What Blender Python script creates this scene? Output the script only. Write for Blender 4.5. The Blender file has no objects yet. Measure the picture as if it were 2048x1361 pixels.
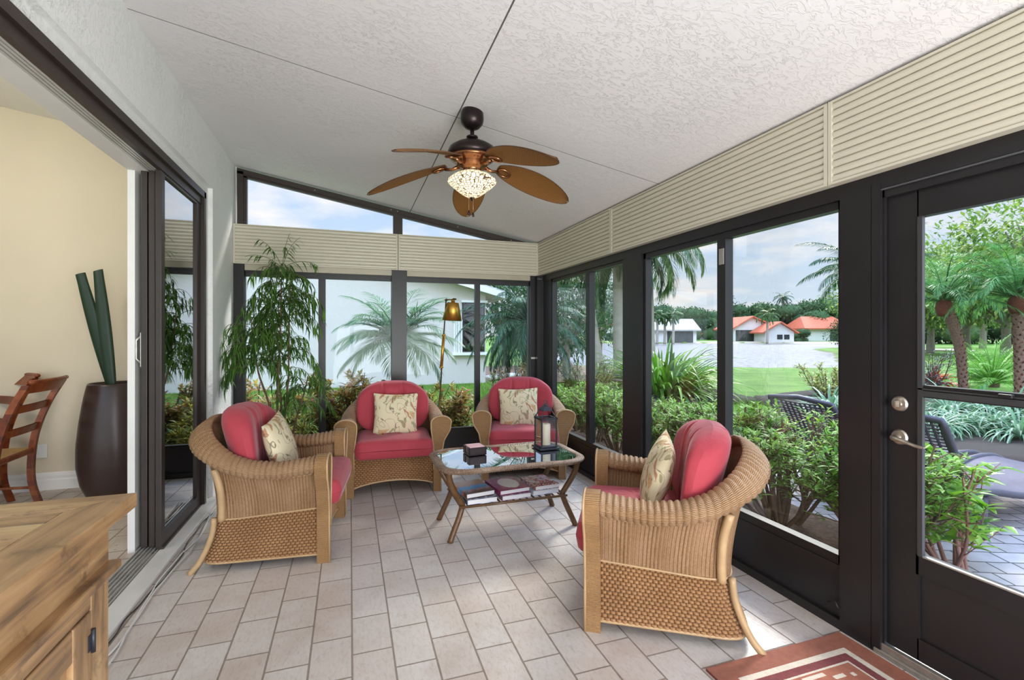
import bpy, bmesh, math, random
import numpy as np
from mathutils import Vector, Matrix
from math import sin, cos, pi, radians as rad

S = bpy.context.scene
COL = S.collection

# ---------------------------------------------------------------- camera
YAW, CH = rad(18.7), 1.40
cd = bpy.data.cameras.new('camera'); cam = bpy.data.objects.new('camera', cd); COL.objects.link(cam)
cam.location = (0, 0, CH); cam.rotation_euler = (pi/2, 0, -YAW)
cd.sensor_width = 36; cd.lens = 957.5/2048*36; cd.shift_y = -(680.5-668.8)/2048
cd.clip_start = .02; cd.clip_end = 800
S.camera = cam

# ---------------------------------------------------------------- world: bright hazy sky with loose clouds
def new_world():
    w = bpy.data.worlds.new('sky'); S.world = w; w.use_nodes = True
    t = w.node_tree; t.nodes.clear(); N = t.nodes.new; Lk = t.links.new
    out = N('ShaderNodeOutputWorld'); bg = N('ShaderNodeBackground')
    tc = N('ShaderNodeTexCoord'); sep = N('ShaderNodeSeparateXYZ'); Lk(tc.outputs['Generated'], sep.inputs[0])
    cr = N('ShaderNodeValToRGB'); Lk(sep.outputs['Z'], cr.inputs[0])
    e = cr.color_ramp.elements
    e[0].position = 0.0; e[0].color = (.60, .68, .75, 1)
    e[1].position = 1.0; e[1].color = (.33, .50, .80, 1)
    for p, c in ((.12, (.50, .61, .74, 1)), (.35, (.36, .51, .76, 1))):
        q = e.new(p); q.color = c
    # cloud layer: noise in a plane above the viewer
    dv = N('ShaderNodeVectorMath'); dv.operation = 'DIVIDE'
    ad = N('ShaderNodeMath'); ad.operation = 'ADD'; ad.inputs[1].default_value = .18; Lk(sep.outputs['Z'], ad.inputs[0])
    Lk(tc.outputs['Generated'], dv.inputs[0]); Lk(ad.outputs[0], dv.inputs[1])
    no = N('ShaderNodeTexNoise'); no.inputs['Scale'].default_value = 1.7; no.inputs['Detail'].default_value = 7; no.inputs['Roughness'].default_value = .58
    Lk(dv.outputs[0], no.inputs['Vector'])
    c2 = N('ShaderNodeValToRGB'); c2.color_ramp.elements[0].position = .44; c2.color_ramp.elements[1].position = .68
    Lk(no.outputs['Fac'], c2.inputs[0])
    mx = N('ShaderNodeMixRGB'); Lk(c2.outputs[0], mx.inputs[0]); Lk(cr.outputs[0], mx.inputs[1]); mx.inputs[2].default_value = (.82, .78, .76, 1)
    Lk(mx.outputs[0], bg.inputs[0]); 
    # sky strength raised high overhead, added to give more light outdoors
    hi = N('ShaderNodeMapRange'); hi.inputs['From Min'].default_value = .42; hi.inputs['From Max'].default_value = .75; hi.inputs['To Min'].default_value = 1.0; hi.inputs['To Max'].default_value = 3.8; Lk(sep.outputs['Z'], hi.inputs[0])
    # sky strength also raised behind the camera, added to fill the shaded fronts
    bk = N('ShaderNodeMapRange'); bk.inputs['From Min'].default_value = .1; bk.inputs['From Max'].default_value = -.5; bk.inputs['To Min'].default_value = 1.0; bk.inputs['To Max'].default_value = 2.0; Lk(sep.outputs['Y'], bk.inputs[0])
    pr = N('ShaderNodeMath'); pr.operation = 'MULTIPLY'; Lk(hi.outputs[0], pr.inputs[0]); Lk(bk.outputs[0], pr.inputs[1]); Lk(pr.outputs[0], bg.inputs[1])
    Lk(bg.outputs[0], out.inputs[0])
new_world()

# ---------------------------------------------------------------- sun, veiled: soft, from beyond the lake
def light(name, kind, energy, loc, target=None, color=(1,1,1), **kw):
    d = bpy.data.lights.new(name, kind); d.energy = energy; d.color = color
    for k, v in kw.items(): setattr(d, k, v)
    o = bpy.data.objects.new(name, d); COL.objects.link(o); o.location = loc
    if target is not None:
        o.rotation_euler = (Vector(target)-Vector(loc)).to_track_quat('-Z', 'Y').to_euler()
    return o
SAZ, SEL = rad(47), rad(38)
sd = Vector((sin(SAZ)*cos(SEL), cos(SAZ)*cos(SEL), sin(SEL)))
light('sun', 'SUN', 3.0, sd*30, (0, 0, 0), (1, .95, .88), angle=rad(14))
# fill light added behind the camera to brighten ceiling and walls
light('fill_behind_camera', 'AREA', 165, (1.0, -2.1, .85), (.15, 2.2, 2.8), (.97, .985, 1), shape='RECTANGLE', size=2.8, size_y=1.7)
# dining room light
light('dining_room_light', 'AREA', 17, (-3.2, 3.2, 2.9), (-2.3, 5.2, 1.2), (1, .90, .77), shape='DISK', size=.8)
S.view_settings.view_transform = 'Standard'; S.view_settings.look = 'None'
S.view_settings.exposure = 0.47; S.view_settings.gamma = 1; S.view_settings.use_curve_mapping = False
S.cycles.use_denoising = True
try: S.cycles.denoiser = 'OPENIMAGEDENOISE'
except Exception: pass
S.cycles.max_bounces = 7; S.cycles.diffuse_bounces = 4; S.cycles.glossy_bounces = 3; S.cycles.transmission_bounces = 4
S.cycles.transparent_max_bounces = 10; S.cycles.sample_clamp_indirect = 6; S.cycles.caustics_reflective = False; S.cycles.caustics_refractive = False
S.cycles.use_adaptive_sampling = True; S.cycles.adaptive_threshold = .02
# ================================================================ material helpers
def M_new(name):
    m = bpy.data.materials.new(name); m.use_nodes = True; t = m.node_tree
    b = t.nodes['Principled BSDF']
    return m, t, b
def nd(t, typ, **kw):
    n = t.nodes.new(typ)
    for k, v in kw.items():
        if k.startswith('i_'): n.inputs[k[2:].replace('_', ' ')].default_value = v
        else: setattr(n, k, v)
    return n
def ramp(t, src, stops):
    r = t.nodes.new('ShaderNodeValToRGB'); e = r.color_ramp.elements
    while len(e) > 1: e.remove(e[-1])
    e[0].position = stops[0][0]; e[0].color = (*stops[0][1], 1)
    for p, c in stops[1:]:
        q = e.new(p); q.color = (*c, 1)
    t.links.new(src, r.inputs[0]); return r
def s2l(h):
    h = h.lstrip('#'); v = [int(h[i:i+2], 16)/255 for i in (0, 2, 4)]
    return tuple(x/12.92 if x <= .04045 else ((x+.055)/1.055)**2.4 for x in v)
def math1(t, op, a, b=None):
    n = t.nodes.new('ShaderNodeMath'); n.operation = op
    for i, x in enumerate((a, b)):
        if x is None: continue
        if isinstance(x, (int, float)): n.inputs[i].default_value = x
        else: t.links.new(x, n.inputs[i])
    return n.outputs[0]
def bump(t, b, height, strength=.3, dist=.01):
    n = nd(t, 'ShaderNodeBump'); n.inputs['Strength'].default_value = strength; n.inputs['Distance'].default_value = dist
    t.links.new(height, n.inputs['Height']); t.links.new(n.outputs[0], b.inputs['Normal']); return n
def plain(name, col, rough=.5, metal=0, var=.0, vs=8, bs=0, bsc=60, spec=.5, coat=0, obj=True):
    """simple surface: colour with soft noise variation and optional fine bump"""
    m, t, b = M_new(name)
    c = s2l(col) if isinstance(col, str) else col
    b.inputs['Roughness'].default_value = rough; b.inputs['Metallic'].default_value = metal
    b.inputs['Specular IOR Level'].default_value = spec; b.inputs['Coat Weight'].default_value = coat
    tc = nd(t, 'ShaderNodeTexCoord')
    if var:
        no = nd(t, 'ShaderNodeTexNoise', i_Scale=vs, i_Detail=4); t.links.new(tc.outputs['Object'], no.inputs['Vector'])
        r = ramp(t, no.outputs['Fac'], [(.3, tuple(x*(1-var) for x in c)), (.7, tuple(min(1, x*(1+var)) for x in c))])
        t.links.new(r.outputs[0], b.inputs['Base Color'])
    else: b.inputs['Base Color'].default_value = (*c, 1)
    if bs:
        n2 = nd(t, 'ShaderNodeTexNoise', i_Scale=bsc, i_Detail=3); t.links.new(tc.outputs['Object'], n2.inputs['Vector'])
        bump(t, b, n2.outputs['Fac'], bs, .004)
    return m
def leafmat(name, cols, rough=.45, trans=.35, spec=.4):
    """foliage: colour varies from leaf to leaf, light shines through"""
    m, t, b = M_new(name)
    g = nd(t, 'ShaderNodeNewGeometry'); n = len(cols)
    r = ramp(t, g.outputs['Random Per Island'], [((i+.5)/n, s2l(c) if isinstance(c, str) else c) for i, c in enumerate(cols)])
    t.links.new(r.outputs[0], b.inputs['Base Color']); b.inputs['Roughness'].default_value = rough; b.inputs['Specular IOR Level'].default_value = spec
    tr = nd(t, 'ShaderNodeBsdfTranslucent'); hs = nd(t, 'ShaderNodeHueSaturation', i_Saturation=1.1, i_Value=1.3)
    t.links.new(r.outputs[0], hs.inputs['Color']); t.links.new(hs.outputs[0], tr.inputs[0])
    mx = nd(t, 'ShaderNodeMixShader'); mx.inputs[0].default_value = trans
    t.links.new(b.outputs[0], mx.inputs[1]); t.links.new(tr.outputs[0], mx.inputs[2])
    t.links.new(mx.outputs[0], t.nodes['Material Output'].inputs[0]); return m
def glassmat(name, tint=(1,1,1), refl=.5, rough=.0, haze=0):
    """thin pane: see-through with a mirror reflection that grows at grazing angles"""
    m = bpy.data.materials.new(name); m.use_nodes = True; t = m.node_tree; t.nodes.clear()
    o = nd(t, 'ShaderNodeOutputMaterial'); tr = nd(t, 'ShaderNodeBsdfTransparent'); gl = nd(t, 'ShaderNodeBsdfGlossy')
    tr.inputs[0].default_value = (*tint, 1); gl.inputs['Roughness'].default_value = rough
    lw = nd(t, 'ShaderNodeFresnel', i_IOR=1.5); f = math1(t, 'MULTIPLY', lw.outputs[0], refl)
    mx = nd(t, 'ShaderNodeMixShader'); t.links.new(f, mx.inputs[0]); t.links.new(tr.outputs[0], mx.inputs[1]); t.links.new(gl.outputs[0], mx.inputs[2])
    last = mx
    if haze:
        df = nd(t, 'ShaderNodeBsdfDiffuse'); df.inputs[0].default_value = (.5, .52, .55, 1); m2 = nd(t, 'ShaderNodeMixShader'); m2.inputs[0].default_value = haze
        t.links.new(mx.outputs[0], m2.inputs[1]); t.links.new(df.outputs[0], m2.inputs[2]); last = m2
    t.links.new(last.outputs[0], o.inputs[0]); return m

# ================================================================ mesh helpers
class MB:
    """collects shapes for ONE mesh object"""
    def __init__(s): s.v = []; s.f = []; s.uv = []; s.m = []; s.n = 0; s.sm = []
    def add(s, vs, fs, uvs=None, mi=0, smooth=True):
        k = s.n; s.v.append(np.asarray(vs, float).reshape(-1, 3)); s.n += len(s.v[-1])
        for i, f in enumerate(fs):
            s.f.append([k+j for j in f]); s.m.append(mi); s.sm.append(smooth)
            s.uv.append(uvs[i] if uvs is not None else [(0, 0)]*len(f))
        return s
    def box(s, lo, hi, mi=0, rot=None, at=None, bev=0):
        (x0, y0, z0), (x1, y1, z1) = lo, hi
        if bev:
            bm = bmesh.new(); bmesh.ops.create_cube(bm, size=1)
            for v in bm.verts: v.co = Vector(((x0+x1)/2+v.co.x*(x1-x0), (y0+y1)/2+v.co.y*(y1-y0), (z0+z1)/2+v.co.z*(z1-z0)))
            bmesh.ops.bevel(bm, geom=bm.edges[:], offset=bev, segments=2, affect='EDGES', profile=.5)
            v = np.array([list(q.co) for q in bm.verts]); bm.verts.index_update(); f = [[q.index for q in fc.verts] for fc in bm.faces]; bm.free()
        else:
            v = np.array([(x, y, z) for x in (x0, x1) for y in (y0, y1) for z in (z0, z1)])
            f = [(0,1,3,2), (4,6,7,5), (0,4,5,1), (2,3,7,6), (0,2,6,4), (1,5,7,3)]
        if rot is not None: v = v @ np.array(rot).T
        if at is not None: v = v+np.array(at)
        return s.add(v, f, mi=mi, smooth=False)
    def tube(s, pts, r, n=8, mi=0, cap=True, sx=1, closed=False):
        """round bar along pts; r number or list"""
        P = [Vector(p) for p in pts]; L = len(P); rr = [r]*L if isinstance(r, (int, float)) else list(r)
        vs = []; up = None; lens = [0]
        for i in range(1, L): lens.append(lens[-1]+(P[i]-P[i-1]).length)
        for i in range(L):
            if closed: d = P[(i+1) % L]-P[i-1]
            else: d = P[min(i+1, L-1)]-P[max(i-1, 0)]
            if d.length < 1e-9: d = Vector((0, 0, 1))
            d.normalize()
            if up is None: up = Vector((0, 0, 1)) if abs(d.z) < .9 else Vector((0, 1, 0))
            a = d.cross(up)
            if a.length < 1e-6: a = d.cross(Vector((1, 0, 0)))
            a.normalize(); b = a.cross(d); up = b
            for k in range(n):
                q = 2*pi*k/n; vs.append(P[i]+a*cos(q)*rr[i]*sx+b*sin(q)*rr[i])
        fs = []; uv = []
        for i in range(L if closed else L-1):
            j = (i+1) % L
            for k in range(n):
                k2 = (k+1) % n; fs.append((i*n+k, i*n+k2, j*n+k2, j*n+k))
                u0, u1 = k/n, (k+1)/n; v0, v1 = lens[i], lens[j] if j else lens[i]+.01
                c = 2*pi*rr[i]; uv.append([(u0*c, v0), (u1*c, v0), (u1*c, v1), (u0*c, v1)])
        if cap and not closed:
            fs.append(tuple(range(n))[::-1]); uv.append([(0, 0)]*n); fs.append(tuple((L-1)*n+k for k in range(n))); uv.append([(0, 0)]*n)
        return s.add([tuple(v) for v in vs], fs, uv, mi)
    def lathe(s, prof, n=24, c=(0, 0, 0), mi=0, cap=True):
        """prof: list of (r, z)"""
        vs = []; 
        for r, z in prof:
            for k in range(n):
                a = 2*pi*k/n; vs.append((c[0]+r*cos(a), c[1]+r*sin(a), c[2]+z))
        fs = []; uv = []; acc = 0
        for i in range(len(prof)-1):
            d = math.hypot(prof[i+1][0]-prof[i][0], prof[i+1][1]-prof[i][1])
            for k in range(n):
                k2 = (k+1) % n; fs.append((i*n+k, i*n+k2, (i+1)*n+k2, (i+1)*n+k))
                uv.append([(k/n, acc), ((k+1)/n, acc), ((k+1)/n, acc+d), (k/n, acc+d)])
            acc += d
        if cap:
            if prof[0][0] > 1e-5: fs.append(tuple(range(n))[::-1]); uv.append([(0, 0)]*n)
            if prof[-1][0] > 1e-5: fs.append(tuple((len(prof)-1)*n+k for k in range(n))); uv.append([(0, 0)]*n)
        return s.add(vs, fs, uv, mi)
    def grid(s, fn, nu, nv, mi=0, uvs=(1, 1), closed_u=False, flip=False):
        """fn(u,v)->xyz, u,v in 0..1"""
        U = nu if closed_u else nu+1; vs = [fn(i/nu, j/nv) for j in range(nv+1) for i in range(U)]
        fs = []; uv = []
        for j in range(nv):
            for i in range(nu):
                a = j*U+i; b = j*U+(i+1) % U; c = (j+1)*U+(i+1) % U; d = (j+1)*U+i
                fs.append((a, d, c, b) if flip else (a, b, c, d))
                q = [(i/nu*uvs[0], j/nv*uvs[1]), ((i+1)/nu*uvs[0], j/nv*uvs[1]), ((i+1)/nu*uvs[0], (j+1)/nv*uvs[1]), (i/nu*uvs[0], (j+1)/nv*uvs[1])]
                uv.append([q[0], q[3], q[2], q[1]] if flip else q)
        return s.add(vs, fs, uv, mi)
    def prism(s, poly, fn0, fn1, mi=0, smooth=False):
        """polygon (2D list) mapped by fn0/fn1(x,y)->xyz into two caps joined by sides"""
        n = len(poly); vs = [fn0(*p) for p in poly]+[fn1(*p) for p in poly]
        fs = [tuple(range(n))[::-1], tuple(range(n, 2*n))]+[(i, (i+1) % n, n+(i+1) % n, n+i) for i in range(n)]
        return s.add(vs, fs, mi=mi, smooth=smooth)
    def build(s, name, mats, parent=None, autosmooth=None, weld=False):
        V = np.concatenate(s.v) if s.v else np.zeros((0, 3))
        me = bpy.data.meshes.new(name); me.from_pydata(V.tolist(), [], s.f)
        for m in (mats if isinstance(mats, (list, tuple)) else [mats]): me.materials.append(m)
        me.polygons.foreach_set('material_index', s.m); me.polygons.foreach_set('use_smooth', s.sm)
        ul = me.uv_layers.new(name='UVMap'); flat = [c for f in s.uv for p in f for c in p]
        ul.data.foreach_set('uv', flat)
        me.update()
        if autosmooth: me.set_sharp_from_angle(angle=rad(autosmooth))
        o = bpy.data.objects.new(name, me); COL.objects.link(o)
        if parent is not None: o.parent = parent
        return o
def tag(o, label=None, cat=None, group=None, kind=None):
    if label: o['label'] = label
    if cat: o['category'] = cat
    if group: o['group'] = group
    if kind: o['kind'] = kind
    return o
def empty(name, loc=(0, 0, 0), rz=0, label=None, cat=None, group=None, kind=None):
    o = bpy.data.objects.new(name, None); COL.objects.link(o); o.location = loc; o.rotation_euler = (0, 0, rz); o.empty_display_size = .1
    return tag(o, label, cat, group, kind)
def struct(o): o['kind'] = 'structure'; return o
KIDS = {}
def copy_tree(o, loc=None, rz=None, label=None, group=None, scale=None):
    kids = {}
    for x in COL.objects:
        if x.parent is not None: kids.setdefault(x.parent.name, []).append(x)
    def cp(a, par):
        c = a.copy(); COL.objects.link(c)
        if par is not None: c.parent = par
        for ch in kids.get(a.name, []): cp(ch, c)
        return c
    r = cp(o, None)
    if loc is not None: r.location = loc
    if rz is not None: r.rotation_euler = (0, 0, rz)
    if scale is not None: r.scale = (scale,)*3 if isinstance(scale, (int, float)) else scale
    if label: r['label'] = label
    if group: r['group'] = group
    return r
def raw_mesh(name, V, F, mats, parent=None, mi=None, smooth=True, uv=None):
    """fast build of big quad/tri meshes from numpy arrays"""
    me = bpy.data.meshes.new(name); k = F.shape[1]; nf = len(F)
    me.vertices.add(len(V)); me.vertices.foreach_set('co', V.astype(np.float32).ravel())
    me.loops.add(nf*k); me.loops.foreach_set('vertex_index', F.astype(np.int32).ravel())
    me.polygons.add(nf); me.polygons.foreach_set('loop_start', np.arange(0, nf*k, k, dtype=np.int32))
    me.polygons.foreach_set('use_smooth', np.full(nf, smooth))
    for m in (mats if isinstance(mats, (list, tuple)) else [mats]): me.materials.append(m)
    if mi is not None: me.polygons.foreach_set('material_index', mi.astype(np.int32))
    if uv is not None:
        ul = me.uv_layers.new(name='UVMap'); ul.data.foreach_set('uv', uv.astype(np.float32).ravel())
    me.update(calc_edges=True); me.validate()
    o = bpy.data.objects.new(name, me); COL.objects.link(o)
    if parent is not None: o.parent = parent
    return o
def smoothpath(pts, n=6):
    """Catmull-Rom through pts"""
    P = [np.array(p, float) for p in pts]; P = [2*P[0]-P[1]]+P+[2*P[-1]-P[-2]]; out = []
    for i in range(1, len(P)-2):
        for k in range(n):
            t = k/n; a, b, c, d = P[i-1], P[i], P[i+1], P[i+2]
            out.append(.5*((2*b)+(c-a)*t+(2*a-5*b+4*c-d)*t*t+(3*b-a-3*c+d)*t**3))
    out.append(P[-2]); return [tuple(x) for x in out]
def rotz(a): return np.array([[cos(a), -sin(a), 0], [sin(a), cos(a), 0], [0, 0, 1]])
# picture point -> place: a direction from the tripod, cut with the ground or a wall plane
FWD = Vector((sin(YAW), cos(YAW), 0)); RGT = Vector((cos(YAW), -sin(YAW), 0))
def ray(x, y): return FWD+RGT*((x-1024)/957.5)+Vector((0, 0, 1))*((668.8-y)/957.5)
def at_d(x, y, D): return Vector((0, 0, CH))+ray(x, y)*D      # D metres along the view axis
def at_z(x, y, z):
    d = ray(x, y); return Vector((0, 0, CH))+d*((z-CH)/d.z)
# ================================================================ setting materials
def floor_mat(name, tint=(1,1,1), rough=.42):
    m, t, b = M_new(name); L = t.links.new
    tc = nd(t, 'ShaderNodeTexCoord'); sp = nd(t, 'ShaderNodeSeparateXYZ'); L(tc.outputs['Object'], sp.inputs[0])
    cx = nd(t, 'ShaderNodeCombineXYZ'); L(math1(t, 'ADD', sp.outputs['Y'], .0896+.2788*4-.2), cx.inputs[0]); L(math1(t, 'ADD', sp.outputs['X'], -.009+.1726*20), cx.inputs[1])
    # short joints at Y=2.2+k*.2788 in the column that starts at X=.009
    cx.inputs[0].links[0].from_node.inputs[1].default_value = -(2.2+.1394-8*.2788)+.2788*20
    br = nd(t, 'ShaderNodeTexBrick', offset=.5, offset_frequency=2, squash=1); L(cx.outputs[0], br.inputs['Vector'])
    for k, v in (('Scale', 1), ('Mortar Size', .0042), ('Mortar Smooth', .25), ('Bias', 0), ('Brick Width', .2788), ('Row Height', .1726)): br.inputs[k].default_value = v
    T = lambda c: tuple(x*y for x, y in zip(s2l(c), tint))
    br.inputs['Color1'].default_value = (*T('#d3cdc8'), 1); br.inputs['Color2'].default_value = (*T('#cabfb8'), 1); br.inputs['Mortar'].default_value = (*T('#93867a'), 1)
    # stone clouding
    n1 = nd(t, 'ShaderNodeTexNoise', i_Scale=3.2, i_Detail=5, i_Roughness=.6); L(tc.outputs['Object'], n1.inputs['Vector'])
    r1 = ramp(t, n1.outputs['Fac'], [(.35, (.86, .80, .75)), (.55, (1, 1, 1)), (.75, (1.0, .99, .98))])
    mp = nd(t, 'ShaderNodeMapping'); mp.inputs['Scale'].default_value = (22, 9, 1); mp.inputs['Rotation'].default_value = (0, 0, .5); L(tc.outputs['Object'], mp.inputs[0])
    n2 = nd(t, 'ShaderNodeTexNoise', i_Scale=3.0, i_Detail=6, i_Roughness=.65, i_Distortion=.6); L(mp.outputs[0], n2.inputs['Vector'])
    r2 = ramp(t, n2.outputs['Fac'], [(.35, (.84, .80, .77)), (.52, (1, 1, 1))])
    m1 = nd(t, 'ShaderNodeMixRGB', blend_type='MULTIPLY'); m1.inputs[0].default_value = .7; L(br.outputs['Color'], m1.inputs[1]); L(r1.outputs[0], m1.inputs[2])
    m2 = nd(t, 'ShaderNodeMixRGB', blend_type='MULTIPLY'); m2.inputs[0].default_value = .7; L(m1.outputs[0], m2.inputs[1]); L(r2.outputs[0], m2.inputs[2])
    L(m2.outputs[0], b.inputs['Base Color'])
    rr = ramp(t, n2.outputs['Fac'], [(.3, (rough-.1,)*3), (.7, (rough+.1,)*3)]); 
    mr = nd(t, 'ShaderNodeMixRGB'); L(br.outputs['Fac'], mr.inputs[0]); L(rr.outputs[0], mr.inputs[1]); mr.inputs[2].default_value = (.85, .85, .85, 1)
    L(mr.outputs[0], b.inputs['Roughness'])
    h = math1(t, 'SUBTRACT', math1(t, 'MULTIPLY', n2.outputs['Fac'], .45), math1(t, 'MULTIPLY', br.outputs['Fac'], .8))
    bump(t, b, h, .8, .006); return m
def stucco_mat(name, col='#e9e7e5', scale=1.0, strength=.5, dark=.0):
    m, t, b = M_new(name); L = t.links.new; b.inputs['Roughness'].default_value = .75; b.inputs['Specular IOR Level'].default_value = .3
    tc = nd(t, 'ShaderNodeTexCoord'); mp = nd(t, 'ShaderNodeMapping'); mp.inputs['Scale'].default_value = (scale*5, scale*9, scale*5); L(tc.outputs['Object'], mp.inputs[0])
    a = nd(t, 'ShaderNodeTexNoise', i_Scale=2.6, i_Detail=6, i_Roughness=.62, i_Distortion=1.3); L(mp.outputs[0], a.inputs['Vector'])
    plate = ramp(t, a.outputs['Fac'], [(.44, (0,)*3), (.50, (1,)*3)])
    # thin crevices at the rims of the trowelled plates, their shade painted darker
    d = math1(t, 'ABSOLUTE', math1(t, 'SUBTRACT', a.outputs['Fac'], .455)); cre = ramp(t, d, [(0, (1,)*3), (.014, (0,)*3)])
    p = nd(t, 'ShaderNodeTexNoise', i_Scale=1.3, i_Detail=2); L(tc.outputs['Object'], p.inputs['Vector']); pm = ramp(t, p.outputs['Fac'], [(.42, (0,)*3), (.6, (1,)*3)])
    cm = nd(t, 'ShaderNodeMixRGB', blend_type='MULTIPLY'); cm.inputs[0].default_value = 1; L(cre.outputs[0], cm.inputs[1]); L(pm.outputs[0], cm.inputs[2])
    c = s2l(col); mx = nd(t, 'ShaderNodeMixRGB'); mx.inputs[1].default_value = (*c, 1); mx.inputs[2].default_value = (*[x*(1-dark) for x in c], 1)
    L(cm.outputs[0], mx.inputs[0]); L(mx.outputs[0], b.inputs['Base Color'])
    hh = math1(t, 'SUBTRACT', math1(t, 'MULTIPLY', plate.outputs[0], .5), math1(t, 'MULTIPLY', cm.outputs[0], .6)); bump(t, b, hh, strength, .004); return m
MT = {}
MT['tile'] = floor_mat('floor_tile', rough=.36)
MT['tile_in'] = floor_mat('dining_tile', (.98, .93, .86), .35)
MT['ceil'] = stucco_mat('ceiling_stucco', '#eae7e8', 1.3, .6, .12)
MT['stucco'] = stucco_mat('wall_stucco', '#f0f0ef', 1.5, .7, .22)
MT['white'] = plain('white_paint', '#e6e4e0', .5, var=.02)
MT['joint'] = plain('joint_shadow_gap', '#5e5a5c', .8)
MT['bronze'] = plain('dark_bronze_aluminium', '#1f1d1f', .38, .0, var=.12, vs=5, bs=.05, bsc=200, spec=.45)
MT['bronze2'] = plain('brown_bronze_aluminium', '#3a302d', .42, .0, var=.12, vs=5, spec=.4)
MT['track'] = plain('pale_track', '#c4c2be', .35, .2, var=.05)
MT['alu'] = plain('brushed_aluminium', '#b9b4ae', .38, .8, var=.12, vs=30)
MT['cream'] = plain('cream_enamel', '#cfc8b6', .25, 0, var=.02, spec=.6)
MT['cream2'] = plain('cream_enamel_shade', '#b9b09c', .4, 0, var=.05)
MT['beige'] = plain('beige_wall_paint', '#d8ccb6', .8, 0, var=.03, vs=2)
MT['glass'] = glassmat('window_glass', (.95, .96, .96), .13, 0, .005)
MT['slider_glass'] = glassmat('slider_glass', (.80, .86, .86), 3.4, .02)
MT['screw'] = plain('screw_metal', '#cfcac2', .3, .6)

def cz(x): return 2.515+.18*(2.15-x)          # ceiling height across the room
XL, YB = -1.10, 5.46
# ---- floors
b = MB(); b.box((XL-.04, -2.4, -.12), (2.24, 5.62, 0)); struct(b.build('floor', MT['tile']))
b = MB(); b.box((-7, -1, -.12), (-1.27, 5.5, 0)); struct(b.build('floor_dining', MT['tile_in']))
# ---- ceiling (one sloped slab) with two open joints
b = MB(); T = .12
def slab(x0, x1, y0, y1):
    b.add([(x0, y0, cz(x0)), (x1, y0, cz(x1)), (x1, y1, cz(x1)), (x0, y1, cz(x0)), (x0, y0, cz(x0)+T), (x1, y0, cz(x1)+T), (x1, y1, cz(x1)+T), (x0, y1, cz(x0)+T)],
          [(0, 3, 2, 1), (4, 5, 6, 7), (0, 1, 5, 4), (1, 2, 6, 5), (2, 3, 7, 6), (3, 0, 4, 7)], smooth=False)
g = .004
slab(XL-.15, .645-g, 3.01+g, 5.75); slab(.645+g, 2.50, 3.01+g, 5.75); slab(XL-.15, .645-g, -2.5, 3.01-g); slab(.645+g, 2.50, -2.5, 3.01-g)
struct(b.build('ceiling', MT['ceil']))
b = MB(); e = .0008
b.add([(XL-.1, -2.4, cz(XL-.1)+e), (2.4, -2.4, cz(2.4)+e), (2.4, 5.7, cz(2.4)+e), (XL-.1, 5.7, cz(XL-.1)+e), (XL-.1, -2.4, cz(XL-.1)+.06), (2.4, -2.4, cz(2.4)+.06), (2.4, 5.7, cz(2.4)+.06), (XL-.1, 5.7, cz(XL-.1)+.06)],
      [(0, 3, 2, 1), (4, 5, 6, 7), (0, 1, 5, 4), (1, 2, 6, 5), (2, 3, 7, 6), (3, 0, 4, 7)], smooth=False)
struct(b.build('trim_1', MT['joint']))
# dark strip between the ceiling and the valances of the right wall
b = MB(); b.box((2.17, -2.3, 2.46), (2.25, 5.40, 2.535)); struct(b.build('trim_2', MT['bronze']))
# ---- left wall: stucco with a stepped recess round the sliding door
def wall_open(b, X0, X1, Y0, Y1, ztop, oy0, oy1, oz, mi=0):
    """slab X0..X1 with an opening oy0..oy1 up to oz"""
    b.box((X0, Y0, 0), (X1, oy0, ztop), mi); b.box((X0, oy1, 0), (X1, Y1, ztop), mi); b.box((X0, oy0, oz), (X1, oy1, ztop), mi)
b = MB(); wall_open(b, -1.135, XL, -2.4, 5.62, cz(XL)+.03, .5, 4.65, 2.632); 
b.box((-1.30, 4.52, 0), (-1.135, 5.62, 3.2)); b.box((-1.30, -2.4, 0), (-1.135, .5, 3.2)); b.box((-1.30, .5, 2.556), (-1.135, 4.52, 3.2))
b.box((-1.31, -2.4, 2.5), (-1.30, 5.62, 3.2)); struct(b.build('wall_left', MT['stucco']))
# ---- dining room shell
b = MB(); b.box((-7, 5.42, 0), (-1.30, 5.52, 4.6)); struct(b.build('wall_dining_back', MT['beige']))
b = MB(); b.box((-7.1, -1, 0), (-7, 5.5, 4.6)); struct(b.build('wall_dining_far', MT['beige']))
b = MB(); b.box((-1.345, 3.68, 0), (-1.305, 5.42, 4.0)); b.box((-1.345, -1, 2.5), (-1.305, 3.68, 4.0)); struct(b.build('wall_dining_side', MT['white']))
b = MB(); zc = lambda x: 3.34+(-2.52-x)*.154
b.add([(-7.1, -1, zc(-7.1)), (-1.3, -1, zc(-1.3)), (-1.3, 5.5, zc(-1.3)), (-7.1, 5.5, zc(-7.1)), (-7.1, -1, 4.7), (-1.3, -1, 4.7), (-1.3, 5.5, 4.7), (-7.1, 5.5, 4.7)],
      [(0, 3, 2, 1), (4, 5, 6, 7), (0, 1, 5, 4), (1, 2, 6, 5), (2, 3, 7, 6), (3, 0, 4, 7)], smooth=False); struct(b.build('ceiling_dining', MT['white']))
b = MB(); b.prism([(0, 0), (.018, 0), (.018, .085), (.012, .10), (.012, .125), (.006, .15), (0, .155)], lambda x, z: (-7, 5.42-x, z), lambda x, z: (-1.35, 5.42-x, z)); struct(b.build('baseboard_dining', MT['white']))
o = tag(MB().box((-2.655, 5.408, .29), (-2.575, 5.421, .41), bev=.003).build('wall_outlet', MT['white']), 'white wall outlet plate low on the beige dining room wall', 'outlet')
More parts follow.
